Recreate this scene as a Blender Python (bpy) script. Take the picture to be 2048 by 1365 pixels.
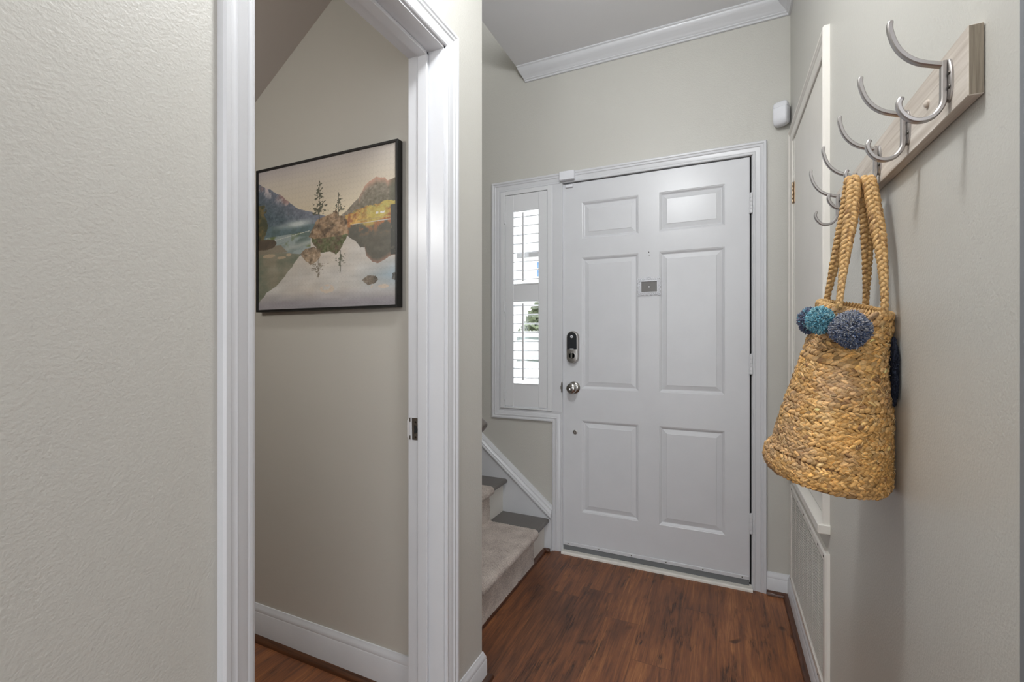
import bpy, math, random
import numpy as np
from mathutils import Vector, Matrix

random.seed(7)
rng = np.random.default_rng(7)
for o in list(bpy.data.objects):
    bpy.data.objects.remove(o)
SC = bpy.context.scene
COL = SC.collection
PI = math.pi

# ------------------------------------------------------------ camera
cam_d = bpy.data.cameras.new('camera')
cam = bpy.data.objects.new('camera', cam_d)
COL.objects.link(cam)
cam.location = (0, 0, 1.17)
cam.rotation_euler = (PI / 2, 0, math.radians(24.6))
cam_d.sensor_width = 36
cam_d.lens = 16.0
cam_d.clip_start = 0.02
SC.camera = cam

# ------------------------------------------------------------ world, lights, exposure
SC.view_settings.view_transform = 'Standard'
SC.view_settings.look = 'None'
SC.view_settings.gamma = 1
SC.view_settings.exposure = 0.75
SC.view_settings.use_curve_mapping = False
W = bpy.data.worlds.new('world')
SC.world = W
W.use_nodes = True
bgn = W.node_tree.nodes['Background']
bgn.inputs[0].default_value = (0.93, 0.965, 1.0, 1)
bgn.inputs[1].default_value = 1.9
# the open sky on the street side (+Y) is brighter than the daylit rooms behind
_wn, _wl = W.node_tree.nodes, W.node_tree.links
_tc = _wn.new('ShaderNodeTexCoord')
_sp = _wn.new('ShaderNodeSeparateXYZ')
_mr = _wn.new('ShaderNodeMapRange')
_mr.inputs['From Min'].default_value = -0.1
_mr.inputs['From Max'].default_value = 0.3
_mr.inputs['To Min'].default_value = 1.55
_mr.inputs['To Max'].default_value = 6.5
_wl.new(_tc.outputs['Generated'], _sp.inputs[0])
_wl.new(_sp.outputs['Y'], _mr.inputs['Value'])
_wl.new(_mr.outputs[0], bgn.inputs[1])


def area(name, loc, rot, size, energy, color=(1, 1, 1), shape='DISK', size_y=None, portal=False):
    d = bpy.data.lights.new(name, 'AREA')
    d.energy = energy
    d.color = color
    d.shape = shape
    d.size = size
    if size_y:
        d.size_y = size_y
    if portal:
        d.cycles.is_portal = True
    o = bpy.data.objects.new(name, d)
    o.location = loc
    o.rotation_euler = rot
    COL.objects.link(o)
    return o


# daylight portals: the sidelight and the open end of the hall
area('portal_sidelight', (-1.01, 2.60, 1.42), (-PI / 2, 0, 0), 0.5, 1, shape='RECTANGLE', size_y=1.5, portal=True)
area('portal_rear', (1.1, -3.0, 1.37), (PI / 2, 0, 0), 4.0, 1, shape='RECTANGLE', size_y=2.7, portal=True)
LAMP_A = (-0.30, 0.72, 2.40)      # foyer ceiling lamp (above the frame)
FILL_F = (-0.50, -1.70, 1.70)     # fill light added behind the camera to brighten the hall
LAMP_C = (-1.50, 0.10, 1.80)       # lamp of the small room on the left


def bulb(name, loc, r, energy, color):
    d = bpy.data.lights.new(name, 'POINT')
    d.energy = energy
    d.color = color
    d.shadow_soft_size = r
    o = bpy.data.objects.new(name, d)
    o.location = loc
    COL.objects.link(o)


bulb('rear_fill_light', FILL_F, 0.12, 7, (0.97, 0.985, 1))
bulb('hall_lamp_light', LAMP_A, 0.09, 20.5, (0.97, 0.985, 1))
bulb('small_room_light', LAMP_C, 0.07, 9, (1, 0.98, 0.94))


# ------------------------------------------------------------ materials
def new_mat(name):
    m = bpy.data.materials.new(name)
    m.use_nodes = True
    return m, m.node_tree.nodes, m.node_tree.links, m.node_tree.nodes['Principled BSDF']


def lin(c):
    return tuple(((v / 255 / 12.92) if v / 255 <= 0.04045 else ((v / 255 + 0.055) / 1.055) ** 2.4) for v in c) + (1,)


def simple(name, c, rough=0.5, metal=0.0, bump=0.0, bscale=200, spec=0.5, var=0.0, vscale=6.0, coat=0.0):
    m, N, L, P = new_mat(name)
    P.inputs['Base Color'].default_value = lin(c)
    P.inputs['Roughness'].default_value = rough
    P.inputs['Metallic'].default_value = metal
    P.inputs['Specular IOR Level'].default_value = spec
    P.inputs['Coat Weight'].default_value = coat
    tc = N.new('ShaderNodeTexCoord')
    if bump:
        n = N.new('ShaderNodeTexNoise')
        n.inputs['Scale'].default_value = bscale
        n.inputs['Detail'].default_value = 3
        b = N.new('ShaderNodeBump')
        b.inputs['Strength'].default_value = bump
        b.inputs['Distance'].default_value = 0.002
        L.new(tc.outputs['Object'], n.inputs['Vector'])
        L.new(n.outputs['Fac'], b.inputs['Height'])
        L.new(b.outputs['Normal'], P.inputs['Normal'])
    if var:
        n2 = N.new('ShaderNodeTexNoise')
        n2.inputs['Scale'].default_value = vscale
        n2.inputs['Detail'].default_value = 4
        L.new(tc.outputs['Object'], n2.inputs['Vector'])
        mx = N.new('ShaderNodeMix')
        mx.data_type = 'RGBA'
        a = [max(0, v * (1 - var)) for v in c]
        d = [min(255, v * (1 + var)) for v in c]
        mx.inputs[6].default_value = lin(a)
        mx.inputs[7].default_value = lin(d)
        L.new(n2.outputs['Fac'], mx.inputs[0])
        L.new(mx.outputs[2], P.inputs['Base Color'])
    return m


M = {}
M['wall'] = simple('warm_grey_paint', (197, 195, 188), 0.42, bump=0.38, bscale=230, var=0.012, vscale=3)
M['wall_plain'] = simple('warm_grey_paint_smooth', (195, 191, 182), 0.5, bump=0.10, bscale=120, var=0.015, vscale=3)
M['ceil'] = simple('ceiling_paint', (230, 230, 232), 0.8, bump=0.05, bscale=150)
M['trim'] = simple('white_trim_paint', (212, 213, 216), 0.30, bump=0.06, bscale=60, var=0.02, vscale=9)
M['cream'] = simple('cream_trim_paint', (222, 218, 211), 0.35, bump=0.06, bscale=60, var=0.02, vscale=9)
M['shutter'] = simple('shutter_paint', (222, 223, 225), 0.35)
M['riser'] = simple('riser_paint', (226, 222, 214), 0.45, var=0.03, vscale=8)
M['tread'] = simple('grey_tread_paint', (112, 107, 104), 0.42, bump=0.08, bscale=60, var=0.04, vscale=10)
M['nickel'] = simple('satin_nickel', (176, 172, 168), 0.30, 1.0)
M['chrome'] = simple('brushed_nickel_knob', (170, 168, 164), 0.18, 1.0)
M['hook'] = simple('satin_hook_metal', (176, 172, 170), 0.34, 1.0)
M['screw'] = simple('screw_metal', (90, 86, 80), 0.4, 1.0)
M['vent_back'] = simple('vent_backing', (226, 222, 216), 0.7)
M['dark'] = simple('dark_gap', (30, 30, 30), 0.8)
M['black'] = simple('black_frame', (22, 21, 20), 0.35)
M['keypad'] = simple('black_keypad', (40, 42, 46), 0.15)
M['plastic'] = simple('white_plastic', (226, 227, 232), 0.4)
M['sweep'] = simple('grey_rubber', (112, 114, 116), 0.6)
M['thresh'] = simple('worn_threshold', (226, 222, 214), 0.5, bump=0.25, bscale=40, var=0.08, vscale=40)
M['brass'] = simple('worn_hinge_metal', (170, 150, 128), 0.35, 1.0, var=0.2, vscale=90)
M['rail'] = simple('dark_rail', (104, 98, 93), 0.4)
M['slate'] = simple('slate_panel', (112, 109, 106), 0.35)
M['lamp'] = simple('lamp_glass', (240, 236, 228), 0.4)
M['lamp'].node_tree.nodes['Principled BSDF'].inputs['Emission Color'].default_value = (1, 0.93, 0.82, 1)
M['lamp'].node_tree.nodes['Principled BSDF'].inputs['Emission Strength'].default_value = 2.5
M['concrete'] = simple('pavement', (190, 188, 182), 0.9, var=0.05, vscale=2)
M['siding'] = simple('white_siding', (236, 236, 234), 0.7)
M['tan'] = simple('tan_shutter', (198, 168, 132), 0.7)
M['blueglass'] = simple('blue_window_glass', (96, 134, 176), 0.15)
M['roof'] = simple('grey_roof', (120, 118, 118), 0.9)
M['carpaint'] = simple('white_car_paint', (236, 238, 240), 0.2, coat=1.0)
M['carglass'] = simple('car_glass', (60, 72, 66), 0.08)
M['tyre'] = simple('tyre_rubber', (34, 34, 36), 0.8)
M['lens'] = simple('headlamp_lens', (90, 108, 140), 0.1)
M['leaf'] = simple('shrub_leaf', (96, 104, 78), 0.8, var=0.25, vscale=30)
M['cap'] = simple('hole_cap', (206, 194, 182), 0.4)


def glass_mat():
    m, N, L, P = new_mat('window_glass')
    N.remove(P)
    out = [n for n in N if n.type == 'OUTPUT_MATERIAL'][0]
    t = N.new('ShaderNodeBsdfTransparent')
    t.inputs[0].default_value = (0.97, 0.98, 0.98, 1)
    g = N.new('ShaderNodeBsdfGlossy')
    g.inputs['Roughness'].default_value = 0.02
    mx = N.new('ShaderNodeMixShader')
    mx.inputs[0].default_value = 0.06
    L.new(t.outputs[0], mx.inputs[1])
    L.new(g.outputs[0], mx.inputs[2])
    L.new(mx.outputs[0], out.inputs[0])
    return m


M['glass'] = glass_mat()


def mnode(N, op, a=None, b=None, c=None):
    n = N.new('ShaderNodeMath')
    n.operation = op
    for i, v in enumerate((a, b, c)):
        if isinstance(v, (int, float)):
            n.inputs[i].default_value = v
    return n


def floor_mat(name, tint=1.0, warm=0.0):
    m, N, L, P = new_mat(name)
    tc = N.new('ShaderNodeTexCoord')
    sep = N.new('ShaderNodeSeparateXYZ')
    L.new(tc.outputs['Object'], sep.inputs[0])

    def math_(op, a, b=None, c=None):
        n = N.new('ShaderNodeMath')
        n.operation = op
        for i, v in enumerate((a, b, c)):
            if v is None:
                continue
            if isinstance(v, (int, float)):
                n.inputs[i].default_value = v
            else:
                L.new(v, n.inputs[i])
        return n.outputs[0]
    x = math_('DIVIDE', math_('ADD', sep.outputs['X'], 0.012 + 1.44), 0.144)
    idx = math_('FLOOR', x)
    fx = math_('FRACT', x)
    wn = N.new('ShaderNodeTexWhiteNoise')
    wn.noise_dimensions = '1D'
    L.new(idx, wn.inputs['W'])
    y = math_('DIVIDE', math_('ADD', sep.outputs['Y'], math_('MULTIPLY', wn.outputs['Value'], 3.0)), 1.22)
    idy = math_('FLOOR', y)
    fy = math_('FRACT', y)
    cell = N.new('ShaderNodeCombineXYZ')
    L.new(idx, cell.inputs[0])
    L.new(idy, cell.inputs[1])
    wn2 = N.new('ShaderNodeTexWhiteNoise')
    wn2.noise_dimensions = '3D'
    L.new(cell.outputs[0], wn2.inputs['Vector'])

    def grain(sx, sy, detail, rough=0.6, dist=0.0, shift=0.0):
        cv = N.new('ShaderNodeCombineXYZ')
        L.new(math_('MULTIPLY', sep.outputs['X'], sx), cv.inputs[0])
        L.new(math_('ADD', math_('MULTIPLY', sep.outputs['Y'], sy), math_('MULTIPLY', wn2.outputs['Value'], 17.0)), cv.inputs[1])
        L.new(math_('ADD', math_('MULTIPLY', wn2.outputs['Value'], 40.0), shift), cv.inputs[2])
        n = N.new('ShaderNodeTexNoise')
        n.inputs['Scale'].default_value = 1.0
        n.inputs['Detail'].default_value = detail
        n.inputs['Roughness'].default_value = rough
        n.inputs['Distortion'].default_value = dist
        L.new(cv.outputs[0], n.inputs['Vector'])
        return n.outputs['Fac']
    g1 = grain(95, 3.6, 7, 0.70, 1.2)
    g3 = grain(26, 2.0, 4, 0.6, 1.5, 5)
    g2 = grain(9, 2.3, 4, 0.55, 0.8, 3)
    ramp = N.new('ShaderNodeValToRGB')
    e = ramp.color_ramp.elements
    e[0].position = 0.32
    e[0].color = lin((60, 38, 28))
    e[1].position = 0.68
    e[1].color = lin((180, 122, 76))
    k = e.new(0.45)
    k.color = lin((106, 66, 45))
    k = e.new(0.56)
    k.color = lin((138, 86, 53))
    f = math_('ADD', math_('ADD', math_('MULTIPLY', g1, 0.45), math_('MULTIPLY', g2, 0.30)), math_('MULTIPLY', g3, 0.35))
    f = math_('SUBTRACT', f, 0.045)
    f = math_('ADD', f, math_('MULTIPLY', math_('SUBTRACT', wn2.outputs['Value'], 0.5), 0.10))
    L.new(f, ramp.inputs[0])
    # hand-scraped dark marks: patches x fine streaks
    patch = grain(15, 5.0, 3, 0.55, 0.6, 9)
    streak = grain(190, 12, 4, 0.65, 0.5, 21)
    pm = N.new('ShaderNodeMapRange')
    pm.inputs['From Min'].default_value = 0.555
    pm.inputs['From Max'].default_value = 0.66
    L.new(patch, pm.inputs['Value'])
    sm = N.new('ShaderNodeMapRange')
    sm.inputs['From Min'].default_value = 0.44
    sm.inputs['From Max'].default_value = 0.58
    L.new(streak, sm.inputs['Value'])
    dk = math_('MULTIPLY', math_('MULTIPLY', pm.outputs[0], sm.outputs[0]), 0.8)
    # knots
    kn = grain(11, 11, 1, 0.3, 0.2, 33)
    km = N.new('ShaderNodeMapRange')
    km.inputs['From Min'].default_value = 0.74
    km.inputs['From Max'].default_value = 0.80
    L.new(kn, km.inputs['Value'])
    dk = math_('MAXIMUM', dk, math_('MULTIPLY', km.outputs[0], 0.7))
    # seams
    ex = math_('LESS_THAN', math_('MINIMUM', fx, math_('SUBTRACT', 1.0, fx)), 0.008)
    ey = math_('LESS_THAN', math_('MINIMUM', fy, math_('SUBTRACT', 1.0, fy)), 0.0012)
    seam = math_('MULTIPLY', math_('MAXIMUM', ex, ey), 0.38)
    dk = math_('MAXIMUM', dk, seam)
    mx = N.new('ShaderNodeMix')
    mx.data_type = 'RGBA'
    mx.inputs[7].default_value = lin((32, 20, 17))
    L.new(dk, mx.inputs[0])
    L.new(ramp.outputs[0], mx.inputs[6])
    L.new(mx.outputs[2], P.inputs['Base Color'])
    rr = N.new('ShaderNodeMapRange')
    rr.inputs['To Min'].default_value = 0.30
    rr.inputs['To Max'].default_value = 0.48
    L.new(g1, rr.inputs['Value'])
    L.new(rr.outputs[0], P.inputs['Roughness'])
    b = N.new('ShaderNodeBump')
    b.inputs['Strength'].default_value = 0.35
    b.inputs['Distance'].default_value = 0.002
    L.new(math_('SUBTRACT', math_('MULTIPLY', g1, 0.6), dk), b.inputs['Height'])
    L.new(b.outputs['Normal'], P.inputs['Normal'])
    return m


M['floor'] = floor_mat('hand_scraped_laminate')


def wood_mat(name, c0, c1, axis='Y', rough=0.5, s_long=4, s_cross=90, spec=0.5):
    m, N, L, P = new_mat(name)
    tc = N.new('ShaderNodeTexCoord')
    mp = N.new('ShaderNodeMapping')
    sc = [s_cross] * 3
    sc['XYZ'.index(axis)] = s_long
    mp.inputs['Scale'].default_value = sc
    n = N.new('ShaderNodeTexNoise')
    n.inputs['Scale'].default_value = 1
    n.inputs['Detail'].default_value = 6
    n.inputs['Roughness'].default_value = 0.65
    n.inputs['Distortion'].default_value = 0.6
    r = N.new('ShaderNodeValToRGB')
    r.color_ramp.elements[0].position = 0.3
    r.color_ramp.elements[0].color = lin(c0)
    r.color_ramp.elements[1].position = 0.7
    r.color_ramp.elements[1].color = lin(c1)
    L.new(tc.outputs['Object'], mp.inputs[0])
    L.new(mp.outputs[0], n.inputs['Vector'])
    L.new(n.outputs['Fac'], r.inputs[0])
    L.new(r.outputs[0], P.inputs['Base Color'])
    P.inputs['Roughness'].default_value = rough
    P.inputs['Specular IOR Level'].default_value = spec
    return m


M['board'] = wood_mat('whitewashed_wood', (178, 166, 153), (220, 212, 202), 'Y', 0.55, 3, 70)
M['board_end'] = wood_mat('board_end_grain', (112, 102, 88), (160, 149, 132), 'Z', 0.7, 8, 260)
M['shoe'] = wood_mat('brown_shoe_moulding', (54, 32, 22), (104, 64, 42), 'Y', 0.35, 5, 90)
M['shoe_x'] = wood_mat('brown_shoe_moulding_x', (50, 30, 20), (98, 60, 36), 'X', 0.35, 5, 90)


def carpet_mat():
    m, N, L, P = new_mat('beige_carpet')
    tc = N.new('ShaderNodeTexCoord')
    n = N.new('ShaderNodeTexNoise')
    n.inputs['Scale'].default_value = 420
    n.inputs['Detail'].default_value = 2
    n2 = N.new('ShaderNodeTexNoise')
    n2.inputs['Scale'].default_value = 14
    n2.inputs['Detail'].default_value = 3
    ad = mnode(N, 'MULTIPLY_ADD', None, 0.72, None)
    L.new(tc.outputs['Object'], n.inputs['Vector'])
    L.new(tc.outputs['Object'], n2.inputs['Vector'])
    L.new(n.outputs['Fac'], ad.inputs[0])
    ml = mnode(N, 'MULTIPLY', None, 0.28)
    L.new(n2.outputs['Fac'], ml.inputs[0])
    L.new(ml.outputs[0], ad.inputs[2])
    r = N.new('ShaderNodeValToRGB')
    r.color_ramp.elements[0].position = 0.34
    r.color_ramp.elements[0].color = lin((142, 128, 120))
    r.color_ramp.elements[1].position = 0.62
    r.color_ramp.elements[1].color = lin((222, 210, 200))
    L.new(ad.outputs[0], r.inputs[0])
    L.new(r.outputs[0], P.inputs['Base Color'])
    P.inputs['Roughness'].default_value = 0.95
    P.inputs['Specular IOR Level'].default_value = 0.1
    P.inputs['Sheen Weight'].default_value = 0.2
    b = N.new('ShaderNodeBump')
    b.inputs['Strength'].default_value = 0.5
    b.inputs['Distance'].default_value = 0.003
    L.new(n.outputs['Fac'], b.inputs['Height'])
    L.new(b.outputs['Normal'], P.inputs['Normal'])
    return m


M['carpet'] = carpet_mat()


def attr_mat(name, rough, bump=0.0, bscale=300, spec=0.4, coat=0.0, stretch=None, noise_mix=0.0, sss=0.0):
    m, N, L, P = new_mat(name)
    a = N.new('ShaderNodeAttribute')
    a.attribute_name = 'tint'
    P.inputs['Roughness'].default_value = rough
    P.inputs['Specular IOR Level'].default_value = spec
    P.inputs['Coat Weight'].default_value = coat
    P.inputs['Coat Roughness'].default_value = 0.05
    src = a.outputs['Color']
    if bump or noise_mix:
        tc = N.new('ShaderNodeTexCoord')
        mp = N.new('ShaderNodeMapping')
        mp.inputs['Scale'].default_value = stretch or (1, 1, 1)
        n = N.new('ShaderNodeTexNoise')
        n.inputs['Scale'].default_value = bscale
        n.inputs['Detail'].default_value = 4
        L.new(tc.outputs['Object'], mp.inputs[0])
        L.new(mp.outputs[0], n.inputs['Vector'])
        if noise_mix:
            mr = N.new('ShaderNodeMapRange')
            mr.inputs['From Min'].default_value = 0.3
            mr.inputs['From Max'].default_value = 0.7
            mr.inputs['To Min'].default_value = 1 - noise_mix
            mr.inputs['To Max'].default_value = 1 + noise_mix
            L.new(n.outputs['Fac'], mr.inputs['Value'])
            vm = N.new('ShaderNodeVectorMath')
            vm.operation = 'SCALE'
            L.new(src, vm.inputs[0])
            L.new(mr.outputs[0], vm.inputs['Scale'])
            src = vm.outputs[0]
        if bump:
            b = N.new('ShaderNodeBump')
            b.inputs['Strength'].default_value = bump
            b.inputs['Distance'].default_value = 0.001
            L.new(n.outputs['Fac'], b.inputs['Height'])
            L.new(b.outputs['Normal'], P.inputs['Normal'])
    L.new(src, P.inputs['Base Color'])
    return m


M['print'] = attr_mat('printed_puzzle', 0.45, 0.15, 500, coat=0.25)
M['jute'] = attr_mat('braided_straw', 0.62, 0.8, 260, spec=0.25, stretch=(1, 1, 2.4), noise_mix=0.28)
M['yarn'] = attr_mat('wool_yarn', 0.9, 0, spec=0.1)


# ------------------------------------------------------------ mesh helpers
class MB:
    def __init__(s):
        s.v, s.f, s.m = [], [], []

    def add(s, vs, fs, mi=0):
        b = len(s.v)
        s.v += [tuple(p) for p in vs]
        s.f += [tuple(b + i for i in f) for f in fs]
        s.m += [mi] * len(fs)
        return s

    def box(s, x0, x1, y0, y1, z0, z1, mi=0, ch=0.0):
        x0, x1 = min(x0, x1), max(x0, x1)
        y0, y1 = min(y0, y1), max(y0, y1)
        z0, z1 = min(z0, z1), max(z0, z1)
        if ch <= 0:
            vs = [(x, y, z) for x in (x0, x1) for y in (y0, y1) for z in (z0, z1)]
            fs = [(0, 1, 3, 2), (4, 6, 7, 5), (0, 4, 5, 1), (2, 3, 7, 6), (0, 2, 6, 4), (1, 5, 7, 3)]
            return s.add(vs, fs, mi)
        # chamfered box
        c = min(ch, (x1 - x0) / 2.01, (y1 - y0) / 2.01, (z1 - z0) / 2.01)
        vs, ix = [], {}
        X, Y, Z = (x0, x1), (y0, y1), (z0, z1)
        for i in (0, 1):
            for j in (0, 1):
                for k in (0, 1):
                    sx, sy, sz = (1 - 2 * i), (1 - 2 * j), (1 - 2 * k)
                    ix[i, j, k, 'x'] = len(vs)
                    vs.append((X[i], Y[j] + sy * c, Z[k] + sz * c))
                    ix[i, j, k, 'y'] = len(vs)
                    vs.append((X[i] + sx * c, Y[j], Z[k] + sz * c))
                    ix[i, j, k, 'z'] = len(vs)
                    vs.append((X[i] + sx * c, Y[j] + sy * c, Z[k]))
        fs = []
        for i in (0, 1):
            fs.append([ix[i, 0, 0, 'x'], ix[i, 1, 0, 'x'], ix[i, 1, 1, 'x'], ix[i, 0, 1, 'x']][::(1 if i else -1)])
            fs.append([ix[0, i, 0, 'y'], ix[0, i, 1, 'y'], ix[1, i, 1, 'y'], ix[1, i, 0, 'y']][::(1 if i else -1)])
            fs.append([ix[0, 0, i, 'z'], ix[1, 0, i, 'z'], ix[1, 1, i, 'z'], ix[0, 1, i, 'z']][::(1 if i else -1)])
        for i in (0, 1):
            for j in (0, 1):
                fs.append([ix[i, j, 0, 'x'], ix[i, j, 1, 'x'], ix[i, j, 1, 'y'], ix[i, j, 0, 'y']])
                fs.append([ix[i, 0, j, 'x'], ix[i, 1, j, 'x'], ix[i, 1, j, 'z'], ix[i, 0, j, 'z']])
                fs.append([ix[0, i, j, 'y'], ix[1, i, j, 'y'], ix[1, i, j, 'z'], ix[0, i, j, 'z']])
                for k in (0, 1):
                    fs.append([ix[i, j, k, 'x'], ix[i, j, k, 'y'], ix[i, j, k, 'z']])
        return s.add(vs, fs, mi)

    def loft(s, rings, closed=True, caps=True, mi=0, loop=False):
        n = len(rings[0])
        vs = [p for r in rings for p in r]
        fs = []
        R = len(rings)
        for i in range(R if loop else R - 1):
            for j in range(n if closed else n - 1):
                a, b = i * n + j, i * n + (j + 1) % n
                c, d = ((i + 1) % R) * n + (j + 1) % n, ((i + 1) % R) * n + j
                fs.append((a, b, c, d))
        if caps and closed and not loop:
            fs.append(tuple(range(n))[::-1])
            fs.append(tuple((R - 1) * n + j for j in range(n)))
        return s.add(vs, fs, mi)

    def tube(s, pts, r, seg=10, caps=True, mi=0, up=(0, 0, 1)):
        pts = [Vector(p) for p in pts]
        rings = []
        N = len(pts)
        prev = None
        for i, p in enumerate(pts):
            t = (pts[min(i + 1, N - 1)] - pts[max(i - 1, 0)]).normalized()
            if prev is None:
                u = Vector(up)
                if abs(t.dot(u)) > 0.95:
                    u = Vector((1, 0, 0))
                a = (u - t * u.dot(t)).normalized()
            else:
                a = (prev - t * prev.dot(t)).normalized()
            prev = a
            b = t.cross(a)
            rr = r[i] if hasattr(r, '__len__') else r
            rings.append([p + (a * math.cos(2 * PI * k / seg) + b * math.sin(2 * PI * k / seg)) * rr for k in range(seg)])
        return s.loft(rings, True, caps, mi)

    def lathe(s, prof, origin, axis='Y', seg=32, mi=0, sgn=1):
        # prof: (radius, distance along axis)
        o = Vector(origin)
        ax = {'X': Vector((1, 0, 0)), 'Y': Vector((0, 1, 0)), 'Z': Vector((0, 0, 1))}[axis] * sgn
        a = Vector((0, 0, 1)) if axis != 'Z' else Vector((1, 0, 0))
        b = ax.cross(a)
        rings = [[o + ax * d + (a * math.cos(2 * PI * k / seg) + b * math.sin(2 * PI * k / seg)) * max(r, 1e-5) for k in range(seg)] for r, d in prof]
        return s.loft(rings, True, True, mi)

    def obj(s, name, mats, parent=None, smooth=False, angle=40, bevel=0.0, loc=None):
        me = bpy.data.meshes.new(name)
        org = Vector(loc) if loc else None
        vs = s.v
        if org is not None:
            vs = [(p[0] - org[0], p[1] - org[1], p[2] - org[2]) for p in vs]
        me.from_pydata(vs, [], s.f)
        if not isinstance(mats, (list, tuple)):
            mats = [mats]
        for m in mats:
            me.materials.append(m)
        me.polygons.foreach_set('material_index', s.m)
        import bmesh
        bm = bmesh.new()
        bm.from_mesh(me)
        bmesh.ops.recalc_face_normals(bm, faces=bm.faces)
        bm.to_mesh(me)
        bm.free()
        if smooth:
            me.polygons.foreach_set('use_smooth', [True] * len(me.polygons))
            me.set_sharp_from_angle(angle=math.radians(angle))
        o = bpy.data.objects.new(name, me)
        COL.objects.link(o)
        if org is not None:
            o.location = org
        if parent is not None:
            o.parent = parent
            if parent.type == 'EMPTY':
                # vertices are given in world space; keep them there
                o.matrix_parent_inverse = Matrix.Identity(4)
                o.location = (org if org is not None else Vector((0, 0, 0))) - parent.location
            else:
                o.location = (org if org is not None else Vector((0, 0, 0))) - (parent.location if parent.parent is None else parent.location + parent.parent.location)
        if bevel > 0:
            bv = o.modifiers.new('bevel', 'BEVEL')
            bv.width = bevel
            bv.segments = 2
            bv.limit_method = 'ANGLE'
            bv.angle_limit = math.radians(50)
        return o


def thing(name, label, cat, loc=(0, 0, 0), group=None):
    o = bpy.data.objects.new(name, None)
    o.empty_display_size = 0.05
    COL.objects.link(o)
    o.location = loc
    o['label'] = label
    o['category'] = cat
    if group:
        o['group'] = group
    return o


def tag(o, label, cat, group=None, kind=None):
    o['label'] = label
    o['category'] = cat
    if group:
        o['group'] = group
    if kind:
        o['kind'] = kind
    return o


def struct(o, label, cat):
    o['kind'] = 'structure'
    o['label'] = label
    o['category'] = cat
    return o


def sweep(path, prof, to3, closed=False, side=1, mb=None, ends=None, mi=0):
    """path: 2d corner points (inner edge), prof: (w outward, d protrusion)."""
    P = [Vector(p) for p in path]
    n = len(P)
    nr = []
    for i in range(n if closed else n - 1):
        t = (P[(i + 1) % n] - P[i]).normalized()
        nr.append(Vector((t.y, -t.x)) * side)
    mit = []
    for i in range(n):
        if closed:
            a, b = nr[i - 1], nr[i]
        else:
            a, b = nr[max(i - 1, 0)], nr[min(i, n - 2)]
        mit.append((a + b) / (1 + a.dot(b)))
    if ends:
        mit[0], mit[-1] = Vector(ends[0]) if ends[0] else mit[0], Vector(ends[1]) if ends[1] else mit[-1]
    rings = []
    for i in range(n):
        rings.append([to3(P[i].x + mit[i].x * w, P[i].y + mit[i].y * w, d) for w, d in prof])
    mb = mb or MB()
    mb.loft(rings, True, True, mi, loop=closed)
    return mb


CASING = [(0, 0), (0, .007), (.003, .0095), (.008, .0095), (.011, .0075), (.014, .0095), (.030, .012), (.034, .0155), (.038, .0135), (.043, .0135), (.047, .017), (.054, .0175), (.0575, .014), (.0575, 0)]
YB = 2.42      # hall face of the back wall
XR = 0.291     # hall face of the right wall
XL = -0.745    # hall face of the left wall
YC = 1.22      # face of the small room's far wall
ZC = 2.73      # ceiling

# ------------------------------------------------------------ setting: floor, walls, ceiling
fl = MB().box(-0.865, 3.2, -3.0, YB, -0.12, 0)
fl.box(-3.1, -0.865, -1.2, YB, -0.12, 0)
struct(fl.obj('floor', M['floor']), 'dark brown hand-scraped wood plank floor of the hall', 'floor')

wb = MB()
DX0, DX1, DZ = -0.800, 0.138, 2.052
WX0, WX1, WZ0, WZ1 = -1.178, -0.845, 0.775, 2.045
wb.box(-3.1, WX0, YB, 2.56, 0, 5.0)
wb.box(WX0, DX0, YB, 2.56, 0, WZ0)
wb.box(WX0, WX1, YB, 2.56, WZ1, 5.0)
wb.box(WX1, DX0, YB, 2.56, WZ0, 5.0)
wb.box(DX0, DX1, YB, 2.56, DZ, 5.0)
wb.box(DX1, 3.3, YB, 2.56, 0, 5.0)
struct(wb.obj('wall_back', M['wall']), 'warm grey wall that holds the white front door', 'wall')

wr = MB()
wr.box(XR, 0.41, 0.667, YB, 0, ZC)
struct(wr.obj('wall_right', M['wall'], bevel=0.003), 'warm grey wall with the coat hook rail', 'wall')

DY0, DY1, DH = 0.527, 1.152, 2.05
wl = MB()
wl.box(-0.865, XL, -3.0, DY0, 0, ZC)
wl.box(-0.865, XL, DY1, 1.379, 0, 5.0)
wl.box(-0.865, XL, DY0, DY1, DH, ZC)
struct(wl.obj('wall_left', M['wall']), 'warm grey wall with the tall narrow doorway', 'wall')
wc = MB().box(-3.1, -0.865, YC, 1.379, 0, 5.0)
struct(wc.obj('wall_closet', M['wall_plain']), 'far wall of the small room behind the framed puzzle', 'wall')
ws = MB().box(-3.22, -3.1, -1.3, 2.56, 0, 5.0)
struct(ws.obj('wall_far_left', M['wall_plain']), 'end wall at the head of the stairs', 'wall')
wn_ = MB().box(-3.1, -0.865, -1.3, -1.2, 0, ZC)
struct(wn_.obj('wall_near', M['wall_plain']), 'near wall of the small room', 'wall')
we = MB().box(3.2, 3.3, -3.0, YB, 0, ZC)
struct(we.obj('wall_east', M['wall_plain']), 'wall of the room beyond the hall', 'wall')

ce = MB()
ce.box(-1.055, 3.2, 1.379, YB, ZC, 2.98)
ce.box(-0.865, 3.2, -3.0, 1.379, ZC, 2.98)
struct(ce.obj('ceiling', M['ceil']), 'flat pale grey hall ceiling', 'ceiling')
c2 = MB().box(-3.1, -1.055, 1.379, YB, 5.0, 5.1)
struct(c2.obj('ceiling', M['ceil']), 'ceiling high over the stairwell', 'ceiling')
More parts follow.
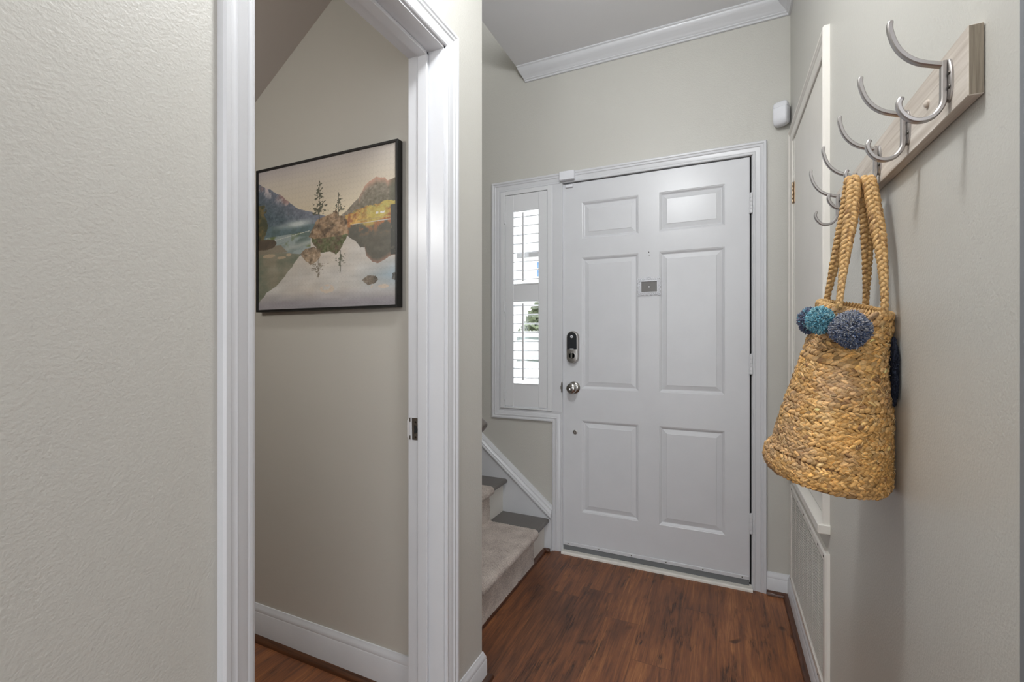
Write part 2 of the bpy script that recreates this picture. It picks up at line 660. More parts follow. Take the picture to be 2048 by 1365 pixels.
# sloped soffit of the small room (falls to the left)
sf = MB()
sl = (2.399 - 2.122) / (1.677 - 1.271)
za = 2.399 + (1.271 - 0.865) * sl
zb = 2.399 - (3.1 - 1.271) * sl
sf.add([(-0.865, -1.2, za), (-3.1, -1.2, zb), (-3.1, YC, zb), (-0.865, YC, za),
        (-0.865, -1.2, za + .1), (-3.1, -1.2, zb + .1), (-3.1, YC, zb + .1), (-0.865, YC, za + .1)],
       [(0, 1, 2, 3), (7, 6, 5, 4), (0, 4, 5, 1), (1, 5, 6, 2), (2, 6, 7, 3), (3, 7, 4, 0)])
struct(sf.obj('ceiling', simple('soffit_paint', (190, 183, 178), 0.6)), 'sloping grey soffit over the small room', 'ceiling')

# ------------------------------------------------------------ casings and mouldings
to_back = lambda a, b, d: (a, YB - d, b)
mb = sweep([(DX1, 0), (DX1, 2.045), (WX0, 2.045), (WX0, .775), (-.797, .775), (-.797, 0)], CASING, to_back, side=1)
# normals check: outward = away from the opening
# flat mullion between sidelight and door, with a small bead
mb.box(WX1 - .012, -.797, YB - .010, YB + .01, .775, 2.045)
mb.box(WX1 - .014, WX1 - .008, YB - .014, YB, .775, 2.045, ch=.002)
t1 = struct(mb.obj('trim_1', M['trim'], smooth=True, angle=30), 'white moulded casing round the front door and sidelight', 'casing')
# jamb lining of the door opening
jb = MB()
jb.box(DX0, DX0 + .004, YB, 2.56, 0, DZ)
jb.box(DX1 - .004, DX1, YB, 2.56, 0, DZ)
jb.box(DX0, DX1, YB, 2.56, DZ - .006, DZ)
jb.obj('door_jamb', M['trim'], t1)
# dark strips in the jamb gap: its shadow put into the seal's colour
g = MB().box(DX1 - .014, DX1 - .002, 2.436, 2.47, 0.0, 2.05)
g.box(DX0, DX0 + .006, 2.440, 2.50, 0.0, 2.05)
g.box(DX0, DX1, 2.440, 2.50, 2.036, 2.052)
g.obj('gap_shadow_seal', M['dark'], t1)
# latch plate on the mullion edge
lp = MB().box(-.803, -.797, YB - .013, YB - .002, .885, .94)
lp.box(-.806, -.797, YB - .015, YB - .006, .903, .921)
lp.obj('latch_plate', M['nickel'], t1)

# crown moulding: back wall run with returned left end, mitred into the right wall run
CROWN = [(0, 0), (0, .066), (.006, .066), (.010, .060), (.020, .056), (.032, .046), (.042, .032), (.050, .024), (.053, .022), (.056, .018), (.060, .018), (.064, .012), (.069, .011), (.071, .008), (.071, 0)]
cr = MB()
r0 = [(-1.016 - .55 * d, YB - d, ZC - h) for h, d in CROWN]
r1 = [(XR - d, YB - d, ZC - h) for h, d in CROWN]
r2 = [(XR - d, .667 - d, ZC - h) for h, d in CROWN]
cr.loft([r0, r1, r2], True, True)
struct(cr.obj('trim_2', M['trim'], smooth=True, angle=30), 'white crown moulding under the ceiling', 'crown moulding')

# doorway on the left wall: casing, jamb with stop
to_left = lambda a, b, d: (XL + d, a, b)
mb = sweep([(DY0 + .005, 0), (DY0 + .005, 2.045), (DY1 - .006, 2.045), (DY1 - .006, 0)], CASING, to_left, side=-1)
t3 = struct(mb.obj('trim_3', M['trim'], smooth=True, angle=30), 'white moulded casing of the left doorway', 'casing')
to_clo = lambda a, b, d: (-.865 - d, a, b)
sweep([(DY0 + .005, 0), (DY0 + .005, 2.045), (DY1 - .006, 2.045), (DY1 - .006, 0)], CASING, to_clo, side=-1).obj('inner_casing', M['trim'], t3, smooth=True, angle=30)
jb = MB()
JT = .012
jb.box(-.872, XL + .001, DY1 - JT, DY1, 0, DH)
jb.box(-.872, XL + .001, DY0, DY0 + JT, 0, DH)
jb.box(-.872, XL + .001, DY0, DY1, DH - JT, DH)
jb.obj('door_jamb', M['trim'], t3)
st = MB()
for a, b in ((DY1 - JT - .011, DY1 - JT), (DY0 + JT, DY0 + JT + .011)):
    st.box(-.831, -.797, a, b, 0, DH - JT, ch=.002)
st.box(-.831, -.797, DY0 + JT, DY1 - JT, DH - JT - .011, DH - JT, ch=.002)
st.obj('door_stop', M['trim'], t3)
sp = MB()
yj = DY1 - JT
x0, x1, z0, z1 = -.868, -.8315, .868, .935
hx0, hx1, hz0, hz1 = -.853, -.837, .887, .913
# plate with a D-shaped hole
ring_o = [(x0, z0), (x1, z0), (x1, z1), (x0, z1)]
hole = []
for k in range(16):
    a = -PI / 2 + PI * k / 15
    hole.append((hx0 + .006 + (hx1 - hx0 - .006) * math.cos(a) * 1.0, (hz0 + hz1) / 2 + (hz1 - hz0) / 2 * math.sin(a)))
hole += [(hx0 + .003, hz1), (hx0 + .003, hz0)]
ho = []
cxh, czh = (hx0 + hx1) / 2, (hz0 + hz1) / 2
for (a, b) in hole:
    dx, dz = a - cxh, b - czh
    s_ = min((x1 - cxh if dx > 0 else x0 - cxh) / dx if abs(dx) > 1e-6 else 1e9, (z1 - czh if dz > 0 else z0 - czh) / dz if abs(dz) > 1e-6 else 1e9)
    ho.append((cxh + dx * s_, czh + dz * s_))
sp.loft([[(a, yj - .0012, b) for a, b in hole], [(a, yj - .0012, b) for a, b in ho], [(a, yj + .0005, b) for a, b in ho]], True, False)
# square off the corners
for cx_, cz_ in ring_o:
    sp.box(cx_ - .004 if cx_ > cxh else cx_, cx_ if cx_ > cxh else cx_ + .004, yj - .0012, yj + .001, cz_ - .012 if cz_ > czh else cz_, cz_ if cz_ > czh else cz_ + .012)
sp.add([(x0, yj - .0012, z0), (x0 - .006, yj - .004, z0 + .008), (x0 - .006, yj - .004, z1 - .008), (x0, yj - .0012, z1)], [(0, 1, 2, 3)])
spo = sp.obj('strike_plate', M['nickel'], t3)
spo['label'] = 'nickel strike plate'
MB().box(hx0, hx1, yj - .0006, yj + .0005, hz0, hz1).obj('latch_hole', M['dark'], spo)
sc_ = MB()
for z in (.923, .877):
    sc_.lathe([(.0035, 0), (.003, .001), (0, .0014)], (-.845, yj - .001, z), 'Y', 12, sgn=-1)
sc_.obj('screw', M['screw'], spo)

# ------------------------------------------------------------ baseboards with brown shoe moulding
BASE = lambda h: [(0, 0), (0, .013), (h - .030, .013), (h - .026, .011), (h - .020, .0115), (h - .012, .009), (h - .006, .0055), (h, .004), (h, 0)]
SHOE = [(0, 0), (0, .018), (.007, .0175), (.013, .014), (.018, .007), (.019, 0)]


def base_run(name, pts, h, label, dirs, shoe_h=0, mat='trim', shoe='shoe', do_shoe=True):
    """pts: wall line points, dirs: unit 2d vector of protrusion at each point (already mitred)"""
    off = .013
    b = MB()
    b.loft([[(p[0] + q[0] * d, p[1] + q[1] * d, z + shoe_h) for z, d in BASE(h - shoe_h)] for p, q in zip(pts, dirs)])
    o = struct(b.obj(name, M[mat], smooth=True, angle=30), label, 'baseboard')
    if do_shoe:
        s = MB()
        s.loft([[(p[0] + q[0] * (d + off), p[1] + q[1] * (d + off), z) for z, d in SHOE] for p, q in zip(pts, dirs)])
        so = s.obj('shoe_moulding', M[shoe], o, smooth=True, angle=50)
        so['label'] = 'brown wood shoe moulding'
    return o


base_run('baseboard_right', [(.1955, YB), (XR, YB), (XR, .668)], .100, 'white baseboard under the air grille', [(0, -1), (-1, -1), (-1, 0)])
base_run('baseboard_left', [(XL, 1.2035), (XL, 1.379), (-.86, 1.379)], .100, 'short white baseboard at the wall end', [(1, 0), (1, 1), (0, 1)])
base_run('baseboard_closet', [(-3.1, YC), (-.866, YC)], .132, 'white baseboard under the framed puzzle', [(0, -1), (0, -1)], shoe='shoe_x')
base_run('baseboard_near', [(XL, -3.0), (XL, DY0 - .053)], .100, 'white baseboard beside the left doorway', [(1, 0), (1, 0)])

# ------------------------------------------------------------ front door
YD = 2.424
dxs = [-.796, -.690, -.387, -.284, .020, .126]
dzs = [.030, .232, .735, .908, 1.626, 1.729, 1.929, 2.040]
db = MB()
holes = {(1, 1), (3, 1), (1, 3), (3, 3), (1, 5), (3, 5)}
for i in range(5):
    for j in range(7):
        a0, a1, b0, b1 = dxs[i], dxs[i + 1], dzs[j], dzs[j + 1]
        if (i, j) in holes:
            def R(ins, dep):
                return [(a0 + ins, YD + dep, b0 + ins), (a1 - ins, YD + dep, b0 + ins), (a1 - ins, YD + dep, b1 - ins), (a0 + ins, YD + dep, b1 - ins)]
            db.loft([R(0, 0), R(.002, .0015), R(.005, .0022), R(.013, .0095), R(.0155, .010), R(.036, .0050), R(.0375, .0035)], True, False)
            q = R(.0375, .0035)
            db.add(q, [(0, 1, 2, 3)])
        else:
            db.add([(a0, YD, b0), (a1, YD, b0), (a1, YD, b1), (a0, YD, b1)], [(0, 1, 2, 3)])
x0, x1, z0, z1 = dxs[0], dxs[-1], dzs[0], dzs[-1]
db.add([(x0, YD, z0), (x1, YD, z0), (x1, YD, z1), (x0, YD, z1), (x0, YD + .044, z0), (x1, YD + .044, z0), (x1, YD + .044, z1), (x0, YD + .044, z1)],
       [(0, 1, 5, 4), (1, 2, 6, 5), (2, 3, 7, 6), (3, 0, 4, 7), (4, 5, 6, 7)])
door = db.obj('door_1', M['trim'])
struct(door, 'white six-panel front door', 'door')
# weld so normals are coherent
import bmesh
bm = bmesh.new()
bm.from_mesh(door.data)
bmesh.ops.remove_doubles(bm, verts=bm.verts, dist=1e-5)
bmesh.ops.recalc_face_normals(bm, faces=bm.faces)
bm.to_mesh(door.data)
bm.free()

# sweep, threshold
sw = MB().box(x0 + .002, x1 - .002, YD - .006, YD, .040, .058, ch=.002)
swo = sw.obj('door_sweep', M['trim'], door)
MB().box(x0 + .002, x1 - .002, YD - .004, YD + .002, .014, .041).obj('sweep_seal', M['sweep'], swo)['label'] = 'grey rubber seal'
ss = MB()
for k in range(6):
    ss.lathe([(.003, 0), (.002, .001), (0, .0013)], (x0 + .03 + k * .172, YD - .006, .049), 'Y', 8, sgn=-1)
ss.obj('screw', M['screw'], swo)
th = MB()
th.loft([[(x, 2.386, 0), (x, 2.387, .008), (x, 2.393, .013), (x, 2.44, .014), (x, 2.56, .014), (x, 2.56, 0)] for x in (-.797, .1375)])
struct(th.obj('trim_4', M['thresh']), 'scuffed white threshold strip under the front door', 'threshold')

# hinges (painted white)
for hz in (1.817, 1.058, .308):
    h = MB()
    for k in range(5):
        z = hz - .045 + k * .018
        h.lathe([(.0058, 0), (.0068, .001), (.0068, .0165), (.0058, .0175)], (.132, YD - .011, z), 'Z', 14)
    h.lathe([(.004, -.002), (.0055, 0), (.0055, .004), (.003, .007), (0, .008)], (.132, YD - .011, hz + .045), 'Z', 12)
    h.box(.122, .134, YD - .008, YD + .001, hz - .045, hz + .045)
    h.obj('hinge', M['trim'], door, smooth=True)['label'] = 'white painted hinge'

# knob
kx, kz = -.733, .913
k = MB()
k.lathe([(.034, 0), (.034, .002), (.031, .006), (.022, .010), (.014, .012), (.0115, .016), (.0115, .026), (.015, .030), (.023, .034), (.0275, .042), (.0285, .050), (.0265, .058), (.020, .0635), (.013, .065), (.0125, .0635), (.0115, .0635), (.010, .066), (.0085, .0665), (.004, .064), (0, .064)],
        (kx, YD, kz), 'Y', 40, sgn=-1)
kn = k.obj('door_knob', M['chrome'], door, smooth=True, angle=35)
kn['label'] = 'round brushed nickel door knob'
# small metal cylinder low on the door
c = MB().lathe([(.0125, 0), (.012, .003), (.010, .004), (.004, .0035), (0, .003)], (-.727, YD, .668), 'Y', 24, sgn=-1)
c.obj('hole_cover', M['nickel'], door, smooth=True)['label'] = 'small round metal cover'


# keypad lock
def capsule(w, h, n=14, grow=0.0, cx=0, cz=0):
    r = w / 2 + grow
    hh = h / 2 - w / 2
    pts = []
    for i in range(n + 1):
        a = PI * i / n
        pts.append((cx + r * math.cos(a), cz + hh + r * math.sin(a)))
    for i in range(n + 1):
        a = PI + PI * i / n
        pts.append((cx + r * math.cos(a), cz - hh + r * math.sin(a)))
    return pts


lx, lz = -.737, 1.136
lk = MB()
lk.loft([[(a, YD - d, b) for a, b in capsule(.068, .178, grow=g, cx=lx, cz=lz)] for d, g in ((0, 0), (.018, 0), (.022, -.002), (.026, -.004), (.027, -.008))])
lock = lk.obj('smart_lock', M['nickel'], door, smooth=True, angle=35)
lock['label'] = 'nickel keypad lock'
kp = MB()
cp = [(a, b) for a, b in capsule(.066, .176, grow=-.006, cx=lx, cz=lz) if b > lz + .002]
cp = sorted(cp, key=lambda p: math.atan2(p[1] - lz, p[0] - lx))
cp = [(lx + .027, lz - .012)] + cp + [(lx - .027, lz - .012)]
kp.loft([[(a, YD - d, b) for a, b in cp] for d in (.026, .0295)])
kpo = kp.obj('keypad', M['keypad'], lock)
kpo['label'] = 'glossy black touch keypad'
em = MB().lathe([(.0075, 0), (.0075, .0008)], (lx - .001, YD - .0295, lz + .058), 'Y', 24, sgn=-1)
eo = em.obj('round_emblem', M['plastic'], kpo)
y_ = MB()
for a in (PI / 2 + 2.2, PI / 2 - 2.2, PI / 2):
    p0 = Vector((lx - .001, YD - .0305, lz + .058))
    p1 = p0 + Vector((math.cos(a + PI) * .005, 0, math.sin(a + PI) * .005))
    y_.tube([p0, p1], .0009, 6)
y_.obj('emblem_mark', M['dark'], lock)
MB().box(lx - .012, lx + .010, YD - .030, YD - .026, lz - .012, lz - .006, ch=.001).obj('name_tab', M['plastic'], lock)
tt = MB()
tt.lathe([(.0195, 0), (.0195, .001), (.0165, .0015), (.016, .0005), (0, .0005)], (lx, YD - .0265, lz - .046), 'Y', 32, sgn=-1)
tt.obj('turn_ring', M['nickel'], lock)
tt = MB()
tt.box(lx - .0045, lx + .0045, YD - .040, YD - .026, lz - .062, lz - .030, ch=.002)
tt.obj('thumb_turn', M['chrome'], lock)['label'] = 'metal thumb turn'
# two nails above the peephole frame
nl = MB()
nl.lathe([(.003, 0), (.0025, .002), (0, .003)], (-.335, YD, 1.628), 'Y', 10, sgn=-1)
nl.lathe([(.002, 0), (.0015, .001), (0, .0015)], (-.333, YD, 1.612), 'Y', 10, sgn=-1)
nl.obj('nail', M['screw'], door)

# ornate little frame round the peephole
pf = thing('peephole_frame', 'tiny ornate white frame with grey centre round the peephole of the front door', 'picture frame', (-.333, YD, 1.449))
fx, fz = -.333, 1.449
f = MB()
hw, hh = .0385, .026
for (a0, a1, b0, b1) in ((-hw - .006, hw + .006, hh, hh + .006), (-hw - .006, hw + .006, -hh - .006, -hh), (-hw - .006, -hw, -hh, hh), (hw, hw + .006, -hh, hh)):
    f.box(fx + a0, fx + a1, YD - .010, YD - .0002, fz + b0, fz + b1, ch=.002)


def ringlet(mbx, cx, cz, r, rr, y=YD - .006):
    rings = []
    for i in range(12):
        a = 2 * PI * i / 12
        rings.append([(cx + (r + rr * math.cos(b)) * math.cos(a), y + rr * math.sin(b), cz + (r + rr * math.cos(b)) * math.sin(a)) for b in [2 * PI * k / 6 for k in range(6)]])
    mbx.loft(rings, True, False, loop=True)


for k in range(9):
    xx = -hw - .004 + (2 * hw + .008) * k / 8
    for s_ in (-1, 1):
        ringlet(f, fx + xx, fz + s_ * (hh + .0105), .0042, .0023)
        if k % 2 == 0:
            ringlet(f, fx + xx, fz + s_ * (hh + .017), .0030, .0014)
for k in range(6):
    zz = -hh + (2 * hh) * k / 5
    for s_ in (-1, 1):
        ringlet(f, fx + s_ * (hw + .0105), fz + zz, .0042, .0023)
        if k % 2 == 1:
            ringlet(f, fx + s_ * (hw + .0165), fz + zz, .0030, .0014)
for s_ in (-1, 1):
    for t_ in (-1, 1):
        ringlet(f, fx + s_ * (hw + .013), fz + t_ * (hh + .013), .005, .0019)
ringlet(f, fx, fz + hh + .021, .0055, .0018)
ringlet(f, fx - .008, fz + hh + .017, .0036, .0015)
ringlet(f, fx + .008, fz + hh + .017, .0036, .0015)
f.obj('filigree_border', M['plastic'], pf, smooth=True)
MB().box(fx - hw, fx + hw, YD - .005, YD - .0003, fz - hh, fz + hh).obj('centre_panel', M['slate'], pf)['label'] = 'grey centre panel'
ph = MB()
ph.lathe([(.0065, 0), (.0065, .002), (.005, .0032), (.004, .0026), (0, .003)], (fx, YD - .005, fz), 'Y', 20, sgn=-1)
ph.obj('peephole', M['chrome'], pf, smooth=True)
MB().lathe([(.0035, 0), (.002, .0012), (0, .0015)], (fx + .001, YD - .0082, fz - .001), 'Y', 12, sgn=-1).obj('peephole_lens', M['glass'] if 0 else M['plastic'], pf, smooth=True)

# contact sensor at the top left corner of the door
cs = thing('door_sensor', 'small white alarm sensor block at the top left corner of the front door', 'sensor', (-.76, YB - .02, 2.075))
MB().box(-.806, -.722, YB - .040, YB - .012, 2.052, 2.100, ch=.003).obj('sensor_body', M['plastic'], cs)
MB().box(-.780, -.738, YD - .012, YD, 2.018, 2.034, ch=.002).obj('magnet', M['plastic'], cs)

# ------------------------------------------------------------ sidelight window with plantation shutter
wn1 = MB()
# reveal lining and outer sash
for (a0, a1, b0, b1) in ((WX0, WX0 + .01, WZ0, WZ1), (WX1 - .01, WX1, WZ0, WZ1), (WX0, WX1, WZ0, WZ0 + .01), (WX0, WX1, WZ1 - .01, WZ1)):
    wn1.box(a0, a1, YB + .001, 2.558, b0, b1)
win = wn1.obj('window_1', M['trim'])
struct(win, 'tall narrow sidelight window beside the front door', 'window')
sa = MB()
for (a0, a1, b0, b1) in ((WX0 + .01, WX0 + .045, WZ0 + .01, WZ1 - .01), (WX1 - .045, WX1 - .01, WZ0 + .01, WZ1 - .01), (WX0 + .045, WX1 - .045, WZ0 + .01, WZ0 + .06), (WX0 + .045, WX1 - .045, WZ1 - .05, WZ1 - .01)):
    sa.box(a0, a1, 2.505, 2.545, b0, b1, ch=.003)
sao = sa.obj('window_frame', M['trim'], win)
MB().box(WX0 + .045, WX1 - .045, 2.522, 2.526, WZ0 + .06, WZ1 - .05).obj('glass_pane', M['glass'], win)

shu = thing('plantation_shutter', 'white louvred shutter closed over the narrow sidelight window', 'shutter', (-1.01, YB, .78))
fr = MB()
FX0, FX1, FZ0, FZ1 = WX0 + .002, WX1 - .012, WZ0 + .002, WZ1 - .002
PX0, PX1, PZ0, PZ1 = -1.146, -.886, .790, 2.018
for (a0, a1, b0, b1) in ((FX0, PX0 - .002, FZ0, FZ1), (PX1 + .002, FX1, FZ0, FZ1), (PX0 - .002, PX1 + .002, FZ0, PZ0 - .003), (PX0 - .002, PX1 + .002, PZ1 + .002, FZ1)):
    fr.box(a0, a1, YB - .016, YB + .035, b0, b1, ch=.002)
fr.obj('shutter_frame', M['shutter'], shu)
OX0, OX1 = -1.092, -.937
pn = MB()
Y0, Y1 = YB - .014, YB + .014
pn.box(PX0, OX0, Y0, Y1, PZ0, PZ1, ch=.002)
pn.box(OX1, PX1, Y0, Y1, PZ0, PZ1, ch=.002)
for b0, b1 in ((PZ0, .918), (1.404, 1.494), (1.926, PZ1)):
    pn.box(OX0, OX1, Y0 + .002, Y1 - .002, b0, b1)
for b0, b1 in ((.918, .926), (1.396, 1.404), (1.494, 1.502), (1.918, 1.926)):
    pn.box(OX0, OX1, Y0 - .001, Y0 + .006, b0, b1, ch=.002)
pn.obj('panel_frame', M['shutter'], shu)


def louvre(z, tilt):
    m = MB()
    prof = []
    for i in range(14):
        a = 2 * PI * i / 14
        prof.append((.023 * math.cos(a), math.copysign(.0036 * abs(math.sin(a)) ** .6, math.sin(a)) if abs(math.sin(a)) > .01 else 0))
    tilt = math.radians(tilt)
    ring = [(YB + .004 + a * math.cos(tilt) - b * math.sin(tilt), z + a * math.sin(tilt) + b * math.cos(tilt)) for a, b in prof]
    m.loft([[(x, a, b) for a, b in ring] for x in (OX0 + .0005, OX1 - .0005)])
    return m


for i in range(8):
    louvre(1.889 - i * .0515, 12).obj('louvre', M['shutter'], shu, smooth=True, angle=60)
for i in range(9):
    louvre(1.374 - i * .0518, 0).obj('louvre', M['shutter'], shu, smooth=True, angle=60)
for b0, b1 in ((1.513, 1.905), (.946, 1.385)):
    MB().box(-1.031, -1.019, YB - .034, YB - .022, b0, b1, ch=.002).obj('tilt_rod', M['shutter'], shu)
for hz in (1.885, 1.37, .855):
    h = MB()
    for k_ in range(3):
        h.lathe([(.004, 0), (.0045, .001), (.0045, .019), (.004, .02)], (PX0 - .001, YB - .018, hz - .03 + k_ * .02), 'Z', 10)
    h.obj('hinge', M['shutter'], shu, smooth=True)

# ------------------------------------------------------------ stairs
stair = thing('staircase', 'carpeted staircase rising to the left beside the front door', 'stairs', (-.9, 1.9, 0))
SY0, SY1 = 1.380, 2.388
RISE, RUN = .19, .257
Z1_ = .18
NST = 7
for i in range(NST):
    xr = -.895 - RUN * i
    zt = Z1_ + RISE * i
    zb = 0 if i == 0 else zt - RISE
    MB().box(xr - .018, xr, SY0, SY1, zb, zt - .026).obj('riser', M['riser'], stair)
    t = MB()
    prof = [(xr - RUN - .0, zt), (xr - RUN - .0, zt - .026), (xr + .015, zt - .026)]
    for k_ in range(9):
        a = -PI / 2 + PI * k_ / 8
        prof.append((xr + .016 + .013 * math.cos(a), zt - .013 + .013 * math.sin(a)))
    t.loft([[(p, y, q) for p, q in prof] for y in (SY0 - .0, SY1)])
    t.obj('tread', M['tread'], stair, smooth=True, angle=50)['label'] = 'grey painted tread'
# shoe moulding at the foot of the first riser
sh = MB()
sh.loft([[(-.895 + d, y, z) for z, d in SHOE] for y in (SY0, 2.372)])
sh.box(-.893, -.858, 2.364, SY1 - .001, 0, .018, ch=.003)
sho = sh.obj('shoe_moulding', M['shoe'], stair, smooth=True, angle=50)
sho['label'] = 'brown wood shoe moulding'
# skirt board and its cap on the back wall
slope = (.602 - .228) / (1.299 - .852)
sk = MB()
xa, xb = -.8535, -3.0
za_, zb_ = .190, .190 + slope * (3.0 - .856)
sk.add([(xa, SY1 + .0005, 0), (xb, SY1 + .0005, 0), (xb, SY1 + .0005, zb_), (xa, SY1 + .0005, za_), (xa, YB, 0), (xb, YB, 0), (xb, YB, zb_), (xa, YB, za_)],
       [(0, 1, 2, 3), (4, 7, 6, 5), (0, 3, 7, 4), (3, 2, 6, 7), (2, 1, 5, 6), (1, 0, 4, 5)])
sko = struct(sk.obj('trim_5', M['trim']), 'white sloping skirt board along the stairs', 'skirting')
cap = MB()
CAPP = [(-.028, .0), (-.028, .036), (-.020, .044), (-.014, .044), (-.011, .038), (-.004, .038), (.001, .034), (.006, .028), (.010, .028), (.012, .022), (.017, .020), (.020, .014), (.022, .0)]
th_ = math.atan(slope)
rr_ = []
for x in (xa - .0008, xb):
    zc = .214 + slope * (-.856 - x)
    rr_.append([(x, YB - d, zc + w / math.cos(th_)) for w, d in CAPP])
cap.loft(rr_)
cap.obj('skirt_cap', M['trim'], sko, smooth=True, angle=30)

# carpet runner: waterfall strip over treads and risers
path = []
RX = 0.012
path.append((-.895 + RX + .003, .012))
for i in range(4):
    xr = -.895 - RUN * i
    zt = Z1_ + RISE * i
    path.append((xr + RX, zt - .050))
    path.append((xr + RX + .004, zt - .038))
    for k_ in range(9):
        a = -PI / 2 * .8 + PI * .9 * k_ / 8
        path.append((xr + .016 + .026 * math.cos(a), zt - .012 + .025 * math.sin(a)))
    path.append((xr - .01, zt + .0125))
    path.append((xr - RUN + RX + .016, zt + .0125))
    path.append((xr - RUN + RX + .004, zt + .020))
P2 = [Vector(p) for p in path]
cum = [0]
for a, b in zip(P2, P2[1:]):
    cum.append(cum[-1] + (b - a).length)
ns = int(cum[-1] / .004)
ss_ = np.linspace(0, cum[-1], ns)
px_ = np.interp(ss_, cum, [p.x for p in P2])
pz_ = np.interp(ss_, cum, [p.y for p in P2])
tx = np.gradient(px_)
tz = np.gradient(pz_)
ln = np.hypot(tx, tz)
nx_, nz_ = tz / ln, -tx / ln
RY0, RY1 = 1.60, 2.205
ny = int((RY1 - RY0) / .004)
ys = np.linspace(RY0, RY1, ny)
edge = np.clip(np.minimum(ys - RY0, RY1 - ys) / .012, 0, 1)
edge = np.sqrt(1 - (1 - edge) ** 2)
V = np.zeros((ns, ny, 3))
dsp = rng.normal(0, .0011, (ns, ny)) - (1 - edge)[None, :] * .011
V[..., 0] = px_[:, None] + nx_[:, None] * dsp
V[..., 1] = ys[None, :] + rng.normal(0, .0006, (ns, ny))
V[..., 2] = pz_[:, None] + nz_[:, None] * dsp


def grid_obj(name, V, mat, parent=None, colors=None, wrap_v=False, smooth=True, origin=None):
    n, m = V.shape[:2]
    me = bpy.data.meshes.new(name)
    vv = V.reshape(-1, 3)
    if origin is not None:
        vv = vv - np.array(origin)
    me.vertices.add(n * m)
    me.vertices.foreach_set('co', vv.astype(np.float32).ravel())
    ii, jj = np.meshgrid(np.arange(n - 1), np.arange(m if wrap_v else m - 1), indexing='ij')
    j2 = (jj + 1) % m
    q = np.stack([ii * m + jj, ii * m + j2, (ii + 1) * m + j2, (ii + 1) * m + jj], -1).reshape(-1, 4)
    nf = len(q)
    me.loops.add(nf * 4)
    me.polygons.add(nf)
    me.loops.foreach_set('vertex_index', q.ravel())
    me.polygons.foreach_set('loop_start', np.arange(nf) * 4)
    me.update(calc_edges=True)
    me.validate()
    if colors is not None:
        ca = me.color_attributes.new('tint', 'FLOAT_COLOR', 'POINT')
        c4 = np.ones((n * m, 4), np.float32)
        c4[:, :3] = colors.reshape(-1, 3)
        ca.data.foreach_set('color', c4.ravel())
    me.polygons.foreach_set('use_smooth', [smooth] * nf)
    me.materials.append(mat)
    o = bpy.data.objects.new(name, me)
    COL.objects.link(o)
    if parent is not None:
        o.parent = parent
    if origin is not None:
        o.location = Vector(origin) - (parent.location if parent is not None else Vector((0, 0, 0)))
    return o


ro = grid_obj('carpet_runner', V, M['carpet'], stair, origin=tuple(stair.location))
ro['label'] = 'beige carpet runner'

# handrail behind the wall end (only its round end shows)
hr = thing('handrail', 'dark round handrail whose end pokes out past the wall end', 'handrail', (-.79, 1.438, .86))
ht = MB()
p0 = Vector((-.772, 1.441, .853))
dr = Vector((-RUN, 0, RISE)).normalized()
ht.tube([p0 + dr * .0, p0 + dr * .002, p0 + dr * .008, p0 + dr * 1.8], [.014, .022, .0265, .0265], 24)
ht.obj('rail', M['rail'], hr, smooth=True, angle=50)
for s_ in (.25, 1.4):
    q = p0 + dr * s_
    bk = MB()
    bk.tube([q + Vector((0, 0, -.02)), q + Vector((0, -.02, -.05)), (q.x, 1.382, q.z - .06)], .006, 10)
    bk.lathe([(.022, 0), (.022, .005), (.010, .008)], (q.x, 1.380, q.z - .06), 'Y', 18)
    bk.obj('bracket', M['nickel'], hr, smooth=True)

# ------------------------------------------------------------ framed puzzle in the small room
PXa, PXb, PZa, PZb = -1.640, -.957, 1.281, 1.831
PY = YC - .024
fp = thing('framed_puzzle', 'black framed jigsaw puzzle of a mountain lake on the small room wall', 'picture', ((PXa + PXb) / 2, YC, PZa))
f = MB()
fw = .009
to_pic = lambda a, b, d: (a, YC - d, b)
prof = [(0, .001), (0, .026), (.001, .0275), (fw - .001, .0275), (fw, .026), (fw, .001)]
f = sweep([(PXa + fw, PZa + fw), (PXb - fw, PZa + fw), (PXb - fw, PZb - fw), (PXa + fw, PZb - fw)], prof, to_pic, closed=True, side=1)
f.obj('picture_frame', M['black'], fp)['label'] = 'thin black frame'


def fbm(nu, nv, base, octs=4, seed=0, ax=1.0):
    r = np.random.default_rng(seed)
    out = np.zeros((nv, nu))
    amp, tot = 1.0, 0
    for o_ in range(octs):
        k1, k2 = int(base * 2 ** o_ * ax) + 2, int(base * 2 ** o_) + 2
        gdd = r.random((k2, k1))
        xu = np.linspace(0, k1 - 1.001, nu)
        xv = np.linspace(0, k2 - 1.001, nv)
        iu, iv = xu.astype(int), xv.astype(int)
        fu, fv = xu - iu, xv - iv
        fu = fu * fu * (3 - 2 * fu)
        fv = fv * fv * (3 - 2 * fv)
        a = gdd[np.ix_(iv, iu)] * (1 - fu) + gdd[np.ix_(iv, iu + 1)] * fu
        b = gdd[np.ix_(iv + 1, iu)] * (1 - fu) + gdd[np.ix_(iv + 1, iu + 1)] * fu
        out += amp * (a * (1 - fv)[:, None] + b * fv[:, None])
        tot += amp
        amp *= .55
    return out / tot


